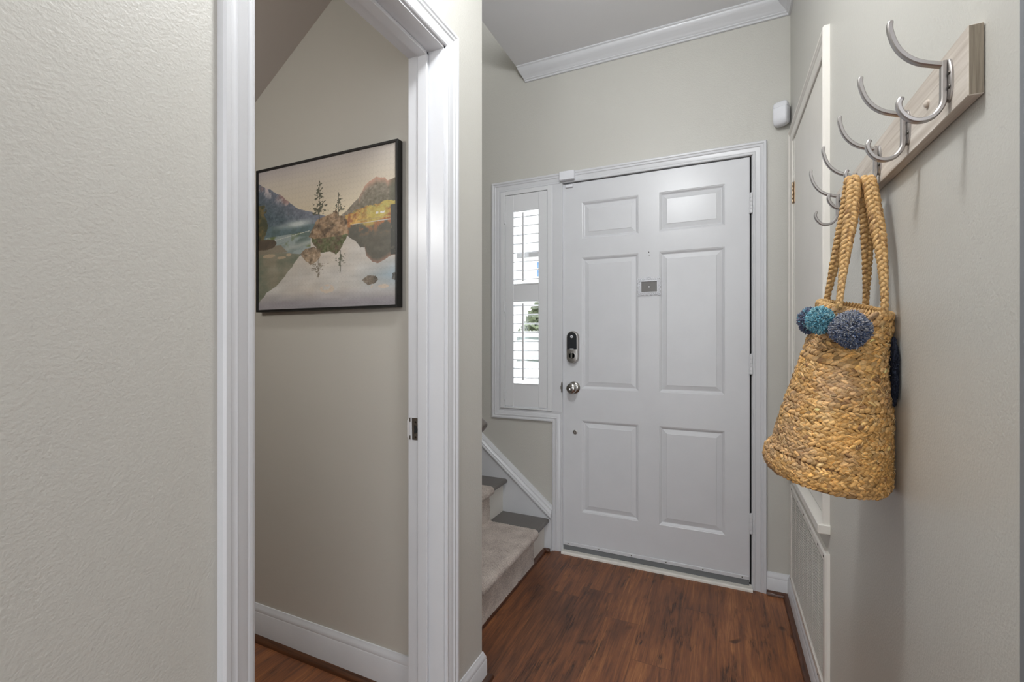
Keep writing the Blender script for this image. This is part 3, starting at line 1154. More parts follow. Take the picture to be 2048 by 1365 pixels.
def paint():
    NU, NV = 470, 385
    u = np.linspace(0, 1, NU)[None, :].repeat(NV, 0)
    v = np.linspace(0, 1, NV)[:, None].repeat(NU, 1)
    n4 = fbm(NU, NV, 85, 3, 6)
    n5 = fbm(NU, NV, 55, 3, 7)
    n1, n2, n3 = fbm(NU, NV, 8, 5, 1), fbm(NU, NV, 30, 4, 2), fbm(NU, NV, 4, 4, 3)
    nh = fbm(NU, NV, 20, 4, 5, .35)
    img = np.zeros((NV, NU, 3))

    def C(*c):
        return np.array(c, float)

    def put(mask, col, soft=None):
        if soft is None:
            img[mask] = col[mask] if isinstance(col, np.ndarray) and col.ndim == 3 else col
        else:
            a = np.clip(soft, 0, 1)[..., None]
            img[:] = img * (1 - a) + (col) * a

    def mix(a, b, t):
        t = np.clip(t, 0, 1)[..., None]
        return a * (1 - t) + b * t

    def interp(pts):
        return np.interp(u, [p[0] for p in pts], [p[1] for p in pts])
    # sky
    t = np.clip((v - .55) / .45, 0, 1)
    sky = mix(C(226, 210, 176), C(196, 188, 182), t)
    sky = mix(sky, C(176, 168, 172), np.clip((v - .9) * 8, 0, 1) * (1 - u) * .9)
    sky += (n3 - .5)[..., None] * 14
    img[:] = sky
    # left mountain
    ridge = interp([(0, .925), (.06, .88), (.10, .865), (.15, .825), (.19, .81), (.24, .76), (.30, .71), (.346, .68), (.38, .67), (.45, .645), (.55, .60), (1, .5)]) + (n2 - .5) * .02
    dpt = ridge - v
    m = mix(C(112, 118, 134), C(74, 92, 104), np.clip(dpt / .18, 0, 1))
    m = mix(m, C(214, 196, 196), np.clip((n2 - .50) * 9, 0, 1) * np.clip(1 - dpt / .09, 0, 1) * (u < .25))
    m = mix(m, C(160, 128, 124), np.clip((n1 - .5) * 6, 0, 1) * np.clip(1 - dpt / .11, 0, 1) * (u < .25))
    m = m + (n2 - .5)[..., None] * 50 + (n4 - .5)[..., None] * 46
    put(dpt > 0, m)
    # teal forest + mist
    r2 = .60 + .02 * (n1 - .5) - .06 * u
    m = mix(C(88, 112, 120), C(66, 88, 90), (n2 - .3) * 2)
    put((v < r2) & (u < .47), m)
    soft = np.exp(-((v - (.585 + .02 * (u - .2))) / .022) ** 2) * np.clip((u - .10) * 6, 0, 1) * np.clip((.47 - u) * 8, 0, 1) * (.4 + n1)
    put(None, C(196, 206, 206), soft)
    # right mountain
    ridge = interp([(0, 0), (.6, .575), (.64, .60), (.68, .625), (.70, .65), (.735, .68), (.76, .695), (.78, .73), (.80, .765), (.83, .79), (.86, .800), (.875, .812), (.90, .803), (.93, .80), (.945, .775), (1, .785)]) + (n2 - .5) * .012
    dpt = ridge - v
    m = mix(C(128, 118, 104), C(100, 96, 80), np.clip(dpt / .2, 0, 1)) + (n2 - .5)[..., None] * 40 + (n4 - .5)[..., None] * 60
    m = mix(m, C(196, 150, 128), np.clip((n1 - .38) * 5, 0, 1) * np.clip(1 - dpt / .045, 0, 1) * (u > .76))
    m = mix(m, C(78, 80, 66), np.clip((u - .95) * 40, 0, 1) * .7)
    put((dpt > 0) & (u > .62), m)
    # autumn band
    top = interp([(.6, .575), (.7, .60), (.8, .63), (.9, .645), (1, .66)]) + (n2 - .5) * .05
    m = mix(C(150, 92, 56), C(206, 160, 84), (n5 - .36) * 3.4)
    m = mix(m, C(98, 96, 58), np.clip((n4 - .50) * 7, 0, 1) * np.clip((v - .56) * 14, 0, 1))
    m = mix(m, C(190, 178, 92), np.clip((n1 - .52) * 6, 0, .8) * np.clip((u - .74) * 9, 0, 1))
    m = m + (n4 - .5)[..., None] * 50
    put((v < top) & (u > .62) & (v > .51), m)
    put((v < .553) & (v > .547) & (u > .75), C(178, 156, 98))
    for a0, a1 in ((.870, .888), (.900, .928)):
        put((u > a0) & (u < a1) & (v > .576) & (v < .590) & (n2 > .35), C(226, 224, 220))
    # lake base: reflection of sky
    lk_ = v < .525 + .02 * (u - .4)
    base = mix(C(204, 206, 206), C(196, 182, 166), n3)
    base = mix(base, C(150, 146, 152), np.clip((.12 - v) * 12, 0, 1))
    base = mix(base, C(140, 166, 184), np.clip((u - .72) * 4, 0, 1) * np.clip(1 - np.abs(v - .19) / .12, 0, 1) * .8)
    base += (nh - .5)[..., None] * 34
    put(lk_, base)
    # left water, teal with bands
    m = mix(C(92, 112, 108), C(150, 164, 164), (nh - .42) * 5)
    m = mix(m, C(96, 112, 66), np.clip((n1 - .55) * 7, 0, 1) * (v > .42))
    put(lk_ & (u < .42) & (v > .36), m)
    put((np.abs(v - (.475 + .13 * u)) < .002) & (u > .1) & (u < .41), C(200, 204, 196))
    soft = np.exp(-((v - (.38 + .17 * u)) / .02) ** 2) * (u > .15) * (u < .42) * .8
    put(None, C(176, 182, 178), soft)
    # shallow foreground, brownish
    diag = interp([(0, .05), (.066, .119), (.16, .17), (.25, .27), (.35, .375), (.4, .42), (.5, .5)])
    m = mix(C(140, 134, 116), C(104, 112, 96), (n1 - .35) * 3) + (nh - .5)[..., None] * 36
    put((v > diag + (n2 - .5) * .02) & (v < .43 - .16 * u) & (u < .36), m)
    m = mix(C(150, 142, 126), C(120, 112, 96), nh)
    put((v > .40) & (v < .455) & (u < .24 - (v - .40)), m)
    for (cu, cv, ru, rv) in ((.09, .385, .05, .014), (.19, .365, .035, .010), (.25, .38, .02, .01)):
        put(((u - cu) / ru) ** 2 + ((v - cv) / rv) ** 2 < .6 + n2 * .8, C(178, 158, 132))
    # reflection of right mountain
    lo = interp([(0, .6), (.60, .56), (.64, .49), (.69, .455), (.74, .42), (.774, .375), (.80, .375), (.81, .32), (.85, .275), (.883, .262), (.92, .28), (.953, .300), (1, .312)]) + (n2 - .5) * .012
    m = mix(C(98, 92, 80), C(76, 78, 72), nh) + (n2 - .5)[..., None] * 24
    m = mix(m, C(170, 104, 66), np.clip((n2 - .52) * 9, 0, 1) * np.clip((v - .44) * 12, 0, 1))
    m = mix(m, C(182, 162, 88), np.clip((n1 - .58) * 9, 0, 1) * np.clip((v - .46) * 14, 0, 1))
    m = mix(m, C(176, 130, 112), np.clip(1 - (v - lo) / .03, 0, 1) * (u > .8) * .7)
    put((v > lo) & (v < .53) & (u > .62), m)
    put((u > .965) & (v > .31) & (v < .62) & (n2 > .3), C(60, 62, 58))
    # left edge tree and bank
    put((u < .07 + (n2 - .5) * .06 - np.abs(v - .6) * .12) & (v > .50) & (v < .76), mix(C(112, 98, 60), C(60, 66, 48), (n2 - .35) * 3))
    put((((u - .05) / .10) ** 2 + ((v - .47) / .04) ** 2 < .7 + n2 * .5), mix(C(98, 84, 68), C(66, 58, 50), n2))

    # rocks
    def rock(pts, c0, c1, seed=0):
        # polygon test
        inside = np.zeros_like(u, bool)
        uu = u + (n2 - .5) * .022
        vv_ = v + (n1 - .5) * .02
        j = len(pts) - 1
        for i in range(len(pts)):
            xi, yi = pts[i]
            xj, yj_ = pts[j]
            cond = ((yi > vv_) != (yj_ > vv_)) & (uu < (xj - xi) * (vv_ - yi) / (yj_ - yi + 1e-12) + xi)
            inside ^= cond
            j = i
        img[inside] = (mix(c0, c1, (n2 - .32) * 2.8) + (n4 - .5)[..., None] * 70)[inside]
    rock([(.44, .43), (.50, .37), (.56, .375), (.61, .345), (.65, .40), (.69, .47), (.66, .49), (.42, .49)], C(92, 76, 60), C(84, 92, 58))
    rock([(.40, .485), (.43, .535), (.47, .595), (.53, .61), (.575, .62), (.60, .645), (.62, .605), (.67, .585), (.69, .52), (.69, .475), (.60, .465), (.45, .47)], C(88, 72, 56), C(168, 138, 108))
    rock([(.34, .375), (.38, .41), (.44, .42), (.49, .39), (.50, .35), (.46, .31), (.42, .295), (.38, .33)], C(96, 82, 66), C(172, 148, 122))
    rock([(.78, .165), (.82, .188), (.87, .185), (.885, .16), (.86, .135), (.82, .13)], C(96, 88, 78), C(124, 112, 98))
    rock([(.975, .16), (.985, .20), (1.02, .21), (1.02, .14)], C(70, 74, 74), C(90, 92, 90))
    for (cu, cv, ru, rv) in ((.54, .125, .05, .028), (.86, .118, .02, .010), (.92, .118, .035, .012)):
        put((((u - cu) / ru) ** 2 + ((v - cv) / rv) ** 2 < .4 + n2 * 1.2) & (n2 > .42), C(206, 190, 172))

    # trees
    def tree(cu, v0, v1, w, col, flip=False, dens=.5):
        t_ = (v - v0) / (v1 - v0)
        if flip:
            t_ = 1 - t_
        lay = np.abs(((t_ * 9 + (n1 - .5) * 1.2) % 1) - .5) * 2
        wid = w * (1 - t_) ** .6 * (.35 + .75 * lay) * (t_ > .16)
        wid = wid * (1 + (n5 - .5) * 2.2)
        mk = (np.abs(u - cu - (n3 - .5) * .01) < wid) & (t_ > 0) & (t_ < 1) & (n4 > dens - .06)
        img[mk] = (col + (n4 - .5)[..., None] * 50)[mk]
        tr = (np.abs(u - cu) < .0025) & (t_ > -.02) & (t_ < .97)
        img[tr] = col * .85
    tree(.483, .585, .862, .058, C(78, 78, 62), dens=.47)
    tree(.621, .60, .758, .052, C(84, 82, 66), dens=.56)
    tree(.633, .225, .37, .050, C(98, 100, 84), flip=True, dens=.56)
    tree(.475, .20, .32, .060, C(126, 116, 100), flip=True, dens=.54)
    # jigsaw cut lines
    nuP, nvP = 38, 28
    wob = .13 * np.sin(u * nuP * 2 * PI)
    wob2 = .13 * np.sin(v * nvP * 2 * PI + 1)
    l1 = np.abs(((v * nvP + wob) % 1) - .5) < .055
    l2 = np.abs(((u * nuP + wob2) % 1) - .5) < .045
    img[l1 | l2] *= .955
    img = img * .88 + C(196, 184, 166) * .12  # pale beige veil: glare over the picture mixed into the print colours
    img = np.clip(img, 0, 255)
    return img


img = paint()
im = img / 255.0
im = np.where(im <= .04045, im / 12.92, ((im + .055) / 1.055) ** 2.4) * 1.0
NV, NU = im.shape[:2]
GX = np.linspace(PXa + fw, PXb - fw, NU)
GZ = np.linspace(PZa + fw, PZb - fw, NV)
V = np.zeros((NV, NU, 3))
V[..., 0] = GX[None, :]
V[..., 1] = YC - .022
V[..., 2] = GZ[:, None]
pp = grid_obj('puzzle_print', V, M['print'], fp, colors=im, smooth=False, origin=tuple(fp.location))
pp['label'] = 'jigsaw print of a lake with rock, trees and mountains'
MB().box(PXa + fw, PXb - fw, YC - .0215, YC - .002, PZa + fw, PZb - fw).obj('backing_board', M['black'], fp)

# ------------------------------------------------------------ coat hook rail on the right wall
BY0, BY1, BZ0, BZ1 = .737, 1.432, 1.470, 1.556
BXF = .275
hk = thing('coat_rack', 'whitewashed wood wall rack with five double metal hooks above the basket', 'coat rack', (XR, (BY0 + BY1) / 2, BZ0))
bd = MB()
bd.box(BXF, XR - .001, BY0, BY1, BZ0, BZ1, ch=.0008)
# end grain as second material on the near and far ends
bo = bd.obj('board', [M['board'], M['board_end']], hk)
for p in bo.data.polygons:
    if abs(p.normal.y) > .9:
        p.material_index = 1
MB().lathe([(.0055, 0), (.0052, .003), (.003, .0045), (0, .005)], (BXF, .855, 1.516), 'X', 20, sgn=-1).obj('screw_cap', M['cap'], hk, smooth=True)['label'] = 'pale round screw cap'
ZH = 1.51
UP = [(.0072, .0250), (.0115, .0266), (.018, .0290), (.027, .0325), (.036, .0375), (.045, .0455), (.0525, .0555), (.058, .067), (.0615, .079), (.0635, .090), (.0625, .100)]
LO = [(.0068, .0295), (.0068, .012), (.0068, -.004), (.0070, -.020), (.0085, -.028), (.0125, -.0355), (.0175, -.0405), (.0255, -.0435), (.034, -.0430), (.0415, -.0395), (.048, -.0325), (.0525, -.024), (.0535, -.0155), (.050, -.0075)]


def smooth_pts(pts, n=5):
    out = []
    P = [Vector(p) for p in pts]
    for i in range(len(P) - 1):
        p0, p1, p2, p3 = P[max(i - 1, 0)], P[i], P[i + 1], P[min(i + 2, len(P) - 1)]
        for k_ in range(n):
            t = k_ / n
            out.append(.5 * ((2 * p1) + (-p0 + p2) * t + (2 * p0 - 5 * p1 + 4 * p2 - p3) * t * t + (-p0 + 3 * p1 - 3 * p2 + p3) * t ** 3))
    out.append(P[-1])
    return out


def strip(mb_, pts, y, w, th):
    """bar in the X-Z plane: octagonal section, w across Y, th in plane, rounded tip"""
    pts = smooth_pts(pts)
    rings = []
    n = len(pts)
    for i, p in enumerate(pts):
        t = (pts[min(i + 1, n - 1)] - pts[max(i - 1, 0)]).normalized()
        nr_ = Vector((-t.y, t.x))
        f_ = 1.0
        if i == n - 1:
            f_ = .55
        elif i == n - 2:
            f_ = .88
        hw_, ht_ = w / 2 * f_, th / 2 * f_
        c_ = .0014
        sec = [(-hw_ + c_, -ht_), (hw_ - c_, -ht_), (hw_, -ht_ + c_), (hw_, ht_ - c_), (hw_ - c_, ht_), (-hw_ + c_, ht_), (-hw_, ht_ - c_), (-hw_, -ht_ + c_)]
        rings.append([(BXF - (p.x + nr_.x * b), y + a, ZH + p.y + nr_.y * b) for a, b in sec])
    mb_.loft(rings)


def hook(y):
    pl = MB()
    E_ = []
    for d, g in ((0, 0), (.0022, 0), (.0036, -.0015), (.004, -.003)):
        E_.append([(BXF - d, y + (.0115 + g) * math.cos(2 * PI * k_ / 28), ZH + .003 + (.0285 + g) * math.sin(2 * PI * k_ / 28)) for k_ in range(28)])
    pl.loft(E_)
    strip(pl, UP, y, .0086, .0066)
    strip(pl, LO, y, .0092, .0064)
    o = pl.obj('hook', M['hook'], hk, smooth=True, angle=35)
    s = MB()
    for dy, z in ((-.0078, ZH + .010), (-.0078, ZH - .008)):
        s.lathe([(.0028, 0), (.0022, .0008), (0, .001)], (BXF - .004, y + dy, z), 'X', 10, sgn=-1)
    s.obj('screw', M['screw'], o)
    return o


HY = [.785, .930, 1.075, 1.230, 1.386]
for y in HY:
    hook(y)

# ------------------------------------------------------------ straw basket bag
bag = thing('straw_bag', 'braided straw bag with blue pompoms hanging from the third coat hook', 'bag', (.19, 1.085, .905))
LV = [(1.235, .2370, .0560, .072), (1.21, .2335, .0575, .075), (1.19, .2305, .0590, .078), (1.17, .2263, .0610, .082), (1.15, .2227, .0635, .085), (1.13, .2190, .0662, .088), (1.11, .2165, .0695, .091), (1.09, .2140, .0735, .095),
      (1.07, .2115, .0775, .098), (1.05, .2085, .0810, .101), (1.03, .2055, .0845, .104), (1.01, .2026, .0872, .107), (.99, .1999, .0900, .111), (.97, .1972, .0925, .113), (.951, .1945, .0945, .115), (.944, .1890, .1005, .119), (.925, .1870, .1025, .121), (.910, .1880, .0995, .118), (.903, .189, .093, .112)]
LVa = np.array(LV[::-1])
NROWS, NSEG = 110, 180
BT = 1.235


def bag_tilt(z, c, sn):
    """height offset: the rim tips down towards the near wall side, the base falls towards the wall"""
    fall = (BT - z) / .33
    return fall * (-c * .010 + sn * .006) + (1 - fall) * (sn * .013 - c * .012)


zz = np.linspace(BT, .903, NROWS)
thg = np.linspace(0, 2 * PI, NSEG, endpoint=False)
ct, st_ = np.cos(thg)[None, :], np.sin(thg)[None, :]
zcol = zz[:, None]
V = np.zeros((NROWS, NSEG, 3))
V[..., 0] = np.interp(zcol, LVa[:, 0], LVa[:, 1]) + (np.interp(zcol, LVa[:, 0], LVa[:, 2]) - .004) * ct
V[..., 1] = 1.083 + (np.interp(zcol, LVa[:, 0], LVa[:, 3]) - .004) * st_
V[..., 2] = zcol + bag_tilt(zcol, ct, st_)
V[..., 0] = np.minimum(V[..., 0], XR - .0015)


def lin_np(c):
    c = np.clip(c, 0, 1)
    return np.where(c <= .04045, c / 12.92, ((c + .055) / 1.055) ** 2.4)


straw = np.array([208, 172, 122.]) / 255
gold = np.array([196, 150, 88.]) / 255
brown = np.array([150, 114, 78.]) / 255
mauve = np.array([172, 140, 108.]) / 255
# braid lumps: every row is two ranks of slanted leaves forming a chevron
rows = 31
cosq = np.cos(np.linspace(0, 2 * PI, 8, endpoint=False))
sinq = np.sin(np.linspace(0, 2 * PI, 8, endpoint=False))
pt = np.linspace(-1, 1, 7)
pr = np.sqrt(np.clip(1 - np.abs(pt) ** 2.0, 0, 1))
pr[0] = pr[-1] = .12
quads = []
for a in range(6):
    for b in range(8):
        quads.append((a * 8 + b, a * 8 + (b + 1) % 8, (a + 1) * 8 + (b + 1) % 8, (a + 1) * 8 + b))
quads = np.array(quads)
regn = fbm(200, 100, 5, 3, 21, 2.2)
regm = fbm(200, 100, 4, 3, 22, 2.0)
allv, allc = [], []


def bag_point(z, th, out):
    a_ = np.interp(z, LVa[:, 0], LVa[:, 2])
    b_ = np.interp(z, LVa[:, 0], LVa[:, 3])
    c0 = np.interp(z, LVa[:, 0], LVa[:, 1])
    c_, s_ = math.cos(th), math.sin(th)
    nx, ny_ = c_ * b_, s_ * a_
    l_ = math.hypot(nx, ny_)
    nx, ny_ = nx / l_, ny_ / l_
    return np.array([c0 + a_ * c_ + nx * out, 1.083 + b_ * s_ + ny_ * out, z + bag_tilt(z, c_, s_)]), np.array([nx, ny_, 0.])


rh = (BT - .905) / rows
for i in range(rows):
    z0_ = BT - rh * (i + .5)
    a_ = np.interp(z0_, LVa[:, 0], LVa[:, 2])
    b_ = np.interp(z0_, LVa[:, 0], LVa[:, 3])
    circ = 2 * PI * math.sqrt((a_ * a_ + b_ * b_) / 2)
    pit = .0090 + .0016 * rng.random()
    if i < 3:
        pit = .0125
    nlump = int(circ / pit)
    off0 = rng.random()
    twist = (i < 3) or (rng.random() < .18)       # some rows are a plain twisted rope
    wph = rng.random() * 6.28
    for j in range(nlump):
        for rank in ((0,) if twist else (-1, 1)):
            th0 = 2 * PI * (j + off0 + (.5 if rank == 1 else 0) + rng.normal() * .07) / nlump
            wob = .0016 * math.sin(th0 * 2 + wph) + .0008 * math.sin(th0 * 7 + wph * 2)
            edge_ = min(1, i / 3) * min(1, (rows - 1 - i) / 3)
            zc = z0_ - (rank or 0) * -rh * .23 + wob * edge_ + rng.normal() * .0005
            zc = min(max(zc, .9035), BT - .001)
            # frayed hole
            P0, N0 = bag_point(zc, th0, 0)
            if (P0[0] - .143) ** 2 + (P0[1] - .986) ** 2 + (P0[2] - 1.012) ** 2 < .0078 ** 2:
                continue
            T0 = np.array([-N0[1], N0[0], 0.])
            Pz, _ = bag_point(zc + .004, th0, 0)
            Z0 = Pz - P0
            Z0 /= np.linalg.norm(Z0)
            Nn = np.cross(T0, Z0)
            Nn /= np.linalg.norm(Nn)
            ang_ = (math.radians(33) if twist else rank * math.radians(-30)) + rng.normal() * .08
            D = T0 * math.cos(ang_) + Z0 * math.sin(ang_)
            Wd = np.cross(Nn, D)
            ln_ = (.0092 if twist else .0090) * (pit / .0105) * (1 + rng.normal() * .10)
            wd_ = (.0056 if twist else .0041) * (1 + rng.normal() * .10) * rh / .0112
            tk_ = (.0036 if twist else .0030) * (1 + rng.normal() * .12)
            lift = .0004 + rng.normal() * .0006 + (.0012 if i == 0 else 0)
            base_ = P0 + Nn * lift
            tipd = D * (pt * ln_)[:, None] + Nn * ((1 - pt ** 2) * .0012 + pt * -.0014 * (1))[:, None]
            vs = base_ + tipd[:, None, :] + (Wd[None, None, :] * (cosq * wd_)[None, :, None] + Nn[None, None, :] * (sinq * tk_)[None, :, None]) * pr[:, None, None]
            vs = vs.reshape(-1, 3)
            vs[:, 0] = np.minimum(vs[:, 0], XR - .0008)
            allv.append(vs)
            iu_, iv_ = int((th0 / (2 * PI) % 1) * 199), int(min(.999, max(0, (BT - zc) / .335)) * 99)
            q = rng.random()
            cl = straw * (1 - q) + gold * q
            g_ = np.clip((regn[iv_, iu_] - .50) * 6, 0, 1)
            cl = cl * (1 - .75 * g_) + gold * 1.0 * .75 * g_
            m_ = np.clip((regm[iv_, iu_] - .46) * 5, 0, 1) * (.35 + .5 * rng.random())
            cl = cl * (1 - m_) + mauve * m_
            if rng.random() < .03:
                cl = brown
            cl = cl * (.92 + .16 * rng.random())
            stripe = 1 + rng.normal(size=8) * .13
            allc.append((cl[None, None, :] * stripe[None, :, None] * np.ones((7, 1, 1))).reshape(-1, 3))
AV = np.concatenate(allv)
AC = np.concatenate(allc)
nL = len(allv)
base_v = V.reshape(-1, 3)
bi, bj = np.meshgrid(np.arange(NROWS - 1), np.arange(NSEG), indexing='ij')
bj2 = (bj + 1) % NSEG
bq = np.stack([bi * NSEG + bj, bi * NSEG + bj2, (bi + 1) * NSEG + bj2, (bi + 1) * NSEG + bj], -1).reshape(-1, 4)
lq = (quads[None] + (np.arange(nL) * 56)[:, None, None]).reshape(-1, 4) + len(base_v)
FV = np.concatenate([base_v, AV]) - np.array(tuple(bag.location))
FC = np.concatenate([np.tile(brown * 1.05, (len(base_v), 1)), AC])
FQ = np.concatenate([bq, lq])
me = bpy.data.meshes.new('bag_body')
me.vertices.add(len(FV))
me.vertices.foreach_set('co', FV.astype(np.float32).ravel())
me.loops.add(len(FQ) * 4)
me.polygons.add(len(FQ))
me.loops.foreach_set('vertex_index', FQ.astype(np.int32).ravel())
me.polygons.foreach_set('loop_start', np.arange(len(FQ)) * 4)
me.update(calc_edges=True)
ca = me.color_attributes.new('tint', 'FLOAT_COLOR', 'POINT')
c4 = np.ones((len(FV), 4), np.float32)
c4[:, :3] = lin_np(FC)
ca.data.foreach_set('color', c4.ravel())
me.polygons.foreach_set('use_smooth', [True] * len(FQ))
me.materials.append(M['jute'])
body = bpy.data.objects.new('bag_body', me)
COL.objects.link(body)
body.parent = bag
body['label'] = 'bell-shaped body of coiled braid'
# twisted rope round the rim
rp = MB()
rc_ = []
NRp = 420
for k_ in range(2):
    rings = []
    for i in range(NRp):
        th0 = 2 * PI * i / NRp
        p_, n_ = bag_point(BT - .001, th0, -.001)
        aw = 34 * th0 + PI * k_
        o_ = n_ * math.cos(aw) * .0030 + np.array([0, 0, 1.]) * math.sin(aw) * .0030
        cpt = p_ + o_
        rr = .0036 * (1 + .10 * math.sin(aw * 2) + .04 * rng.normal())
        ring = []
        for q in range(8):
            an = 2 * PI * q / 8
            v_ = cpt + (n_ * math.cos(an) + np.array([0, 0, 1.]) * math.sin(an)) * rr
            ring.append((min(v_[0], XR - .001), v_[1], v_[2]))
            rc_.append((straw * (1 - q / 9) + gold * q / 9) * (.86 + .2 * rng.random()))
        rings.append(ring)
    rp.loft(rings, True, False, loop=True)
ro_ = rp.obj('rim_rope', M['jute'], bag, smooth=True, angle=80)
ca = ro_.data.color_attributes.new('tint', 'FLOAT_COLOR', 'POINT')
c4 = np.ones((len(rc_), 4), np.float32)
c4[:, :3] = lin_np(np.array(rc_))
ca.data.foreach_set('color', c4.ravel())
# base disc and inner lining wall
inn = MB()
nS = 48
rings = []
for z, sc in ((1.234, .93), (1.228, .91), (1.15, .91), (1.0, .92), (.92, .95)):
    i_ = np.interp(z, LVa[:, 0], LVa[:, 1])
    a_ = np.interp(z, LVa[:, 0], LVa[:, 2]) * sc
    b_ = np.interp(z, LVa[:, 0], LVa[:, 3]) * sc
    rings.append([(min(i_ + a_ * math.cos(2 * PI * k_ / nS), XR - .003), 1.083 + b_ * math.sin(2 * PI * k_ / nS), z + bag_tilt(z, math.cos(2 * PI * k_ / nS), math.sin(2 * PI * k_ / nS))) for k_ in range(nS)])
inn.loft(rings, True, True)
lin_m = simple('inner_straw', (150, 116, 74), 0.9, bump=1.0, bscale=160, var=0.3, vscale=60)
inn.f.pop(-2)          # open at the top
inn.m.pop()
inn.obj('bag_lining', lin_m, bag, smooth=True)['label'] = 'darker straw inside of the bag'
bs = MB()
for_r = [[(.189 + a_ * math.cos(2 * PI * k_ / nS), 1.083 + b_ * math.sin(2 * PI * k_ / nS), .903 - dz - .010 * math.cos(2 * PI * k_ / nS) * q_ + .006 * math.sin(2 * PI * k_ / nS) * q_) for k_ in range(nS)] for a_, b_, dz, q_ in ((.095, .114, -.001, 1), (.088, .106, .004, .9), (.05, .06, .005, .5), (.005, .006, .005, 0))]
bs.loft(for_r)
bs.obj('bag_base', lin_m, bag, smooth=True)


# braided handles
def braid(path_pts, name, n=420, flat_top=True):
    P = [Vector(p) for p in path_pts]
    P = smooth3(P, 12)
    cumL = [0]
    for a, b in zip(P, P[1:]):
        cumL.append(cumL[-1] + (b - a).length)
    tot = cumL[-1]
    s = np.linspace(0, tot, n)
    X = np.stack([np.interp(s, cumL, [p[i] for p in P]) for i in range(3)], -1)
    T = np.gradient(X, axis=0)
    T /= np.linalg.norm(T, axis=1)[:, None]
    side = np.array([1.0, 0, 0])          # braid lies flat with its width along X
    A = side[None, :] - T * (T @ side)[:, None]
    A /= np.linalg.norm(A, axis=1)[:, None]
    B = np.cross(T, A)
    # widths: broad at the top, narrow rope at both ends
    e = np.minimum(s, tot - s) / (tot / 2)
    wA = .0026 + .0048 * np.clip((e - .18) / .45, 0, 1)
    wB = .0022 + .0014 * np.clip((e - .1) / .4, 0, 1)
    rs = .0036 + .0016 * np.clip((e - .1) / .5, 0, 1)
    phs = s / .030 * 2 * PI
    m = MB()
    cols = []
    for k_ in range(3):
        ph = phs + 2 * PI * k_ / 3
        C_ = X + A * (wA * np.sin(ph))[:, None] + B * (wB * np.sin(2 * ph))[:, None]
        seg = 10
        Tg = np.gradient(C_, axis=0)
        Tg /= np.linalg.norm(Tg, axis=1)[:, None]
        A2 = A - Tg * (A * Tg).sum(1)[:, None]
        A2 /= np.linalg.norm(A2, axis=1)[:, None]
        B2 = np.cross(Tg, A2)
        puff = 1 + .12 * np.sin(ph * 2 + .5) + .05 * rng.normal(size=n)
        rings = []
        rc = rng.random()
        for i in range(n):
            r_ = rs[i] * puff[i]
            ring = []
            for q in range(seg):
                an = 2 * PI * q / seg
                rg = r_ * (1 + .07 * math.sin(q * 3 + i * .5))
                ring.append(tuple(C_[i] + (A2[i] * math.cos(an) + B2[i] * math.sin(an)) * rg))
                lc = (math.sin(int(ph[i] / PI) * 12.9 + k_ * 7.7 + q * .9) * 437.5) % 1
                c_ = straw * (1 - lc * .55) + gold * lc * .55
                if lc > .9:
                    c_ = brown
                cols.append(c_ * (.88 + .2 * rng.random()))
            rings.append(ring)
        m.loft(rings)
    o = m.obj(name, M['jute'], bag, smooth=True, angle=80)
    ca = o.data.color_attributes.new('tint', 'FLOAT_COLOR', 'POINT')
    c4 = np.ones((len(cols), 4), np.float32)
    cc = np.array(cols)
    c4[:, :3] = np.where(cc <= .04045, cc / 12.92, ((np.clip(cc, 0, 1) + .055) / 1.055) ** 2.4)
    ca.data.foreach_set('color', c4.ravel())
    return o


def smooth3(P, n):
    out = []
    for i in range(len(P) - 1):
        p0, p1, p2, p3 = P[max(i - 1, 0)], P[i], P[i + 1], P[min(i + 2, len(P) - 1)]
        for k_ in range(n):
            t = k_ / n
            out.append(.5 * ((2 * p1) + (-p0 + p2) * t + (2 * p0 - 5 * p1 + 4 * p2 - p3) * t * t + (-p0 + 3 * p1 - 3 * p2 + p3) * t ** 3))
    out.append(P[-1])
    return out


h1 = braid([(.199, 1.014, 1.232), (.201, 1.017, 1.252), (.212, 1.032, 1.330), (.226, 1.050, 1.420), (.2305, 1.060, 1.464), (.2310, 1.068, 1.4795), (.2310, 1.075, 1.484), (.2310, 1.082, 1.4795), (.2305, 1.092, 1.462), (.226, 1.106, 1.410), (.212, 1.128, 1.320), (.203, 1.146, 1.255), (.201, 1.150, 1.228)], 'handle')
h2 = braid([(.266, 1.018, 1.215), (.267, 1.017, 1.245), (.266, 1.030, 1.330), (.260, 1.050, 1.420), (.2565, 1.060, 1.462), (.2555, 1.068, 1.4765), (.2555, 1.075, 1.481), (.2555, 1.082, 1.4765), (.256, 1.090, 1.460), (.262, 1.104, 1.410), (.267, 1.125, 1.320), (.270, 1.146, 1.255), (.270, 1.150, 1.225)], 'handle')
h1['label'] = 'braided handle on the room side'
h2['label'] = 'braided handle on the wall side'


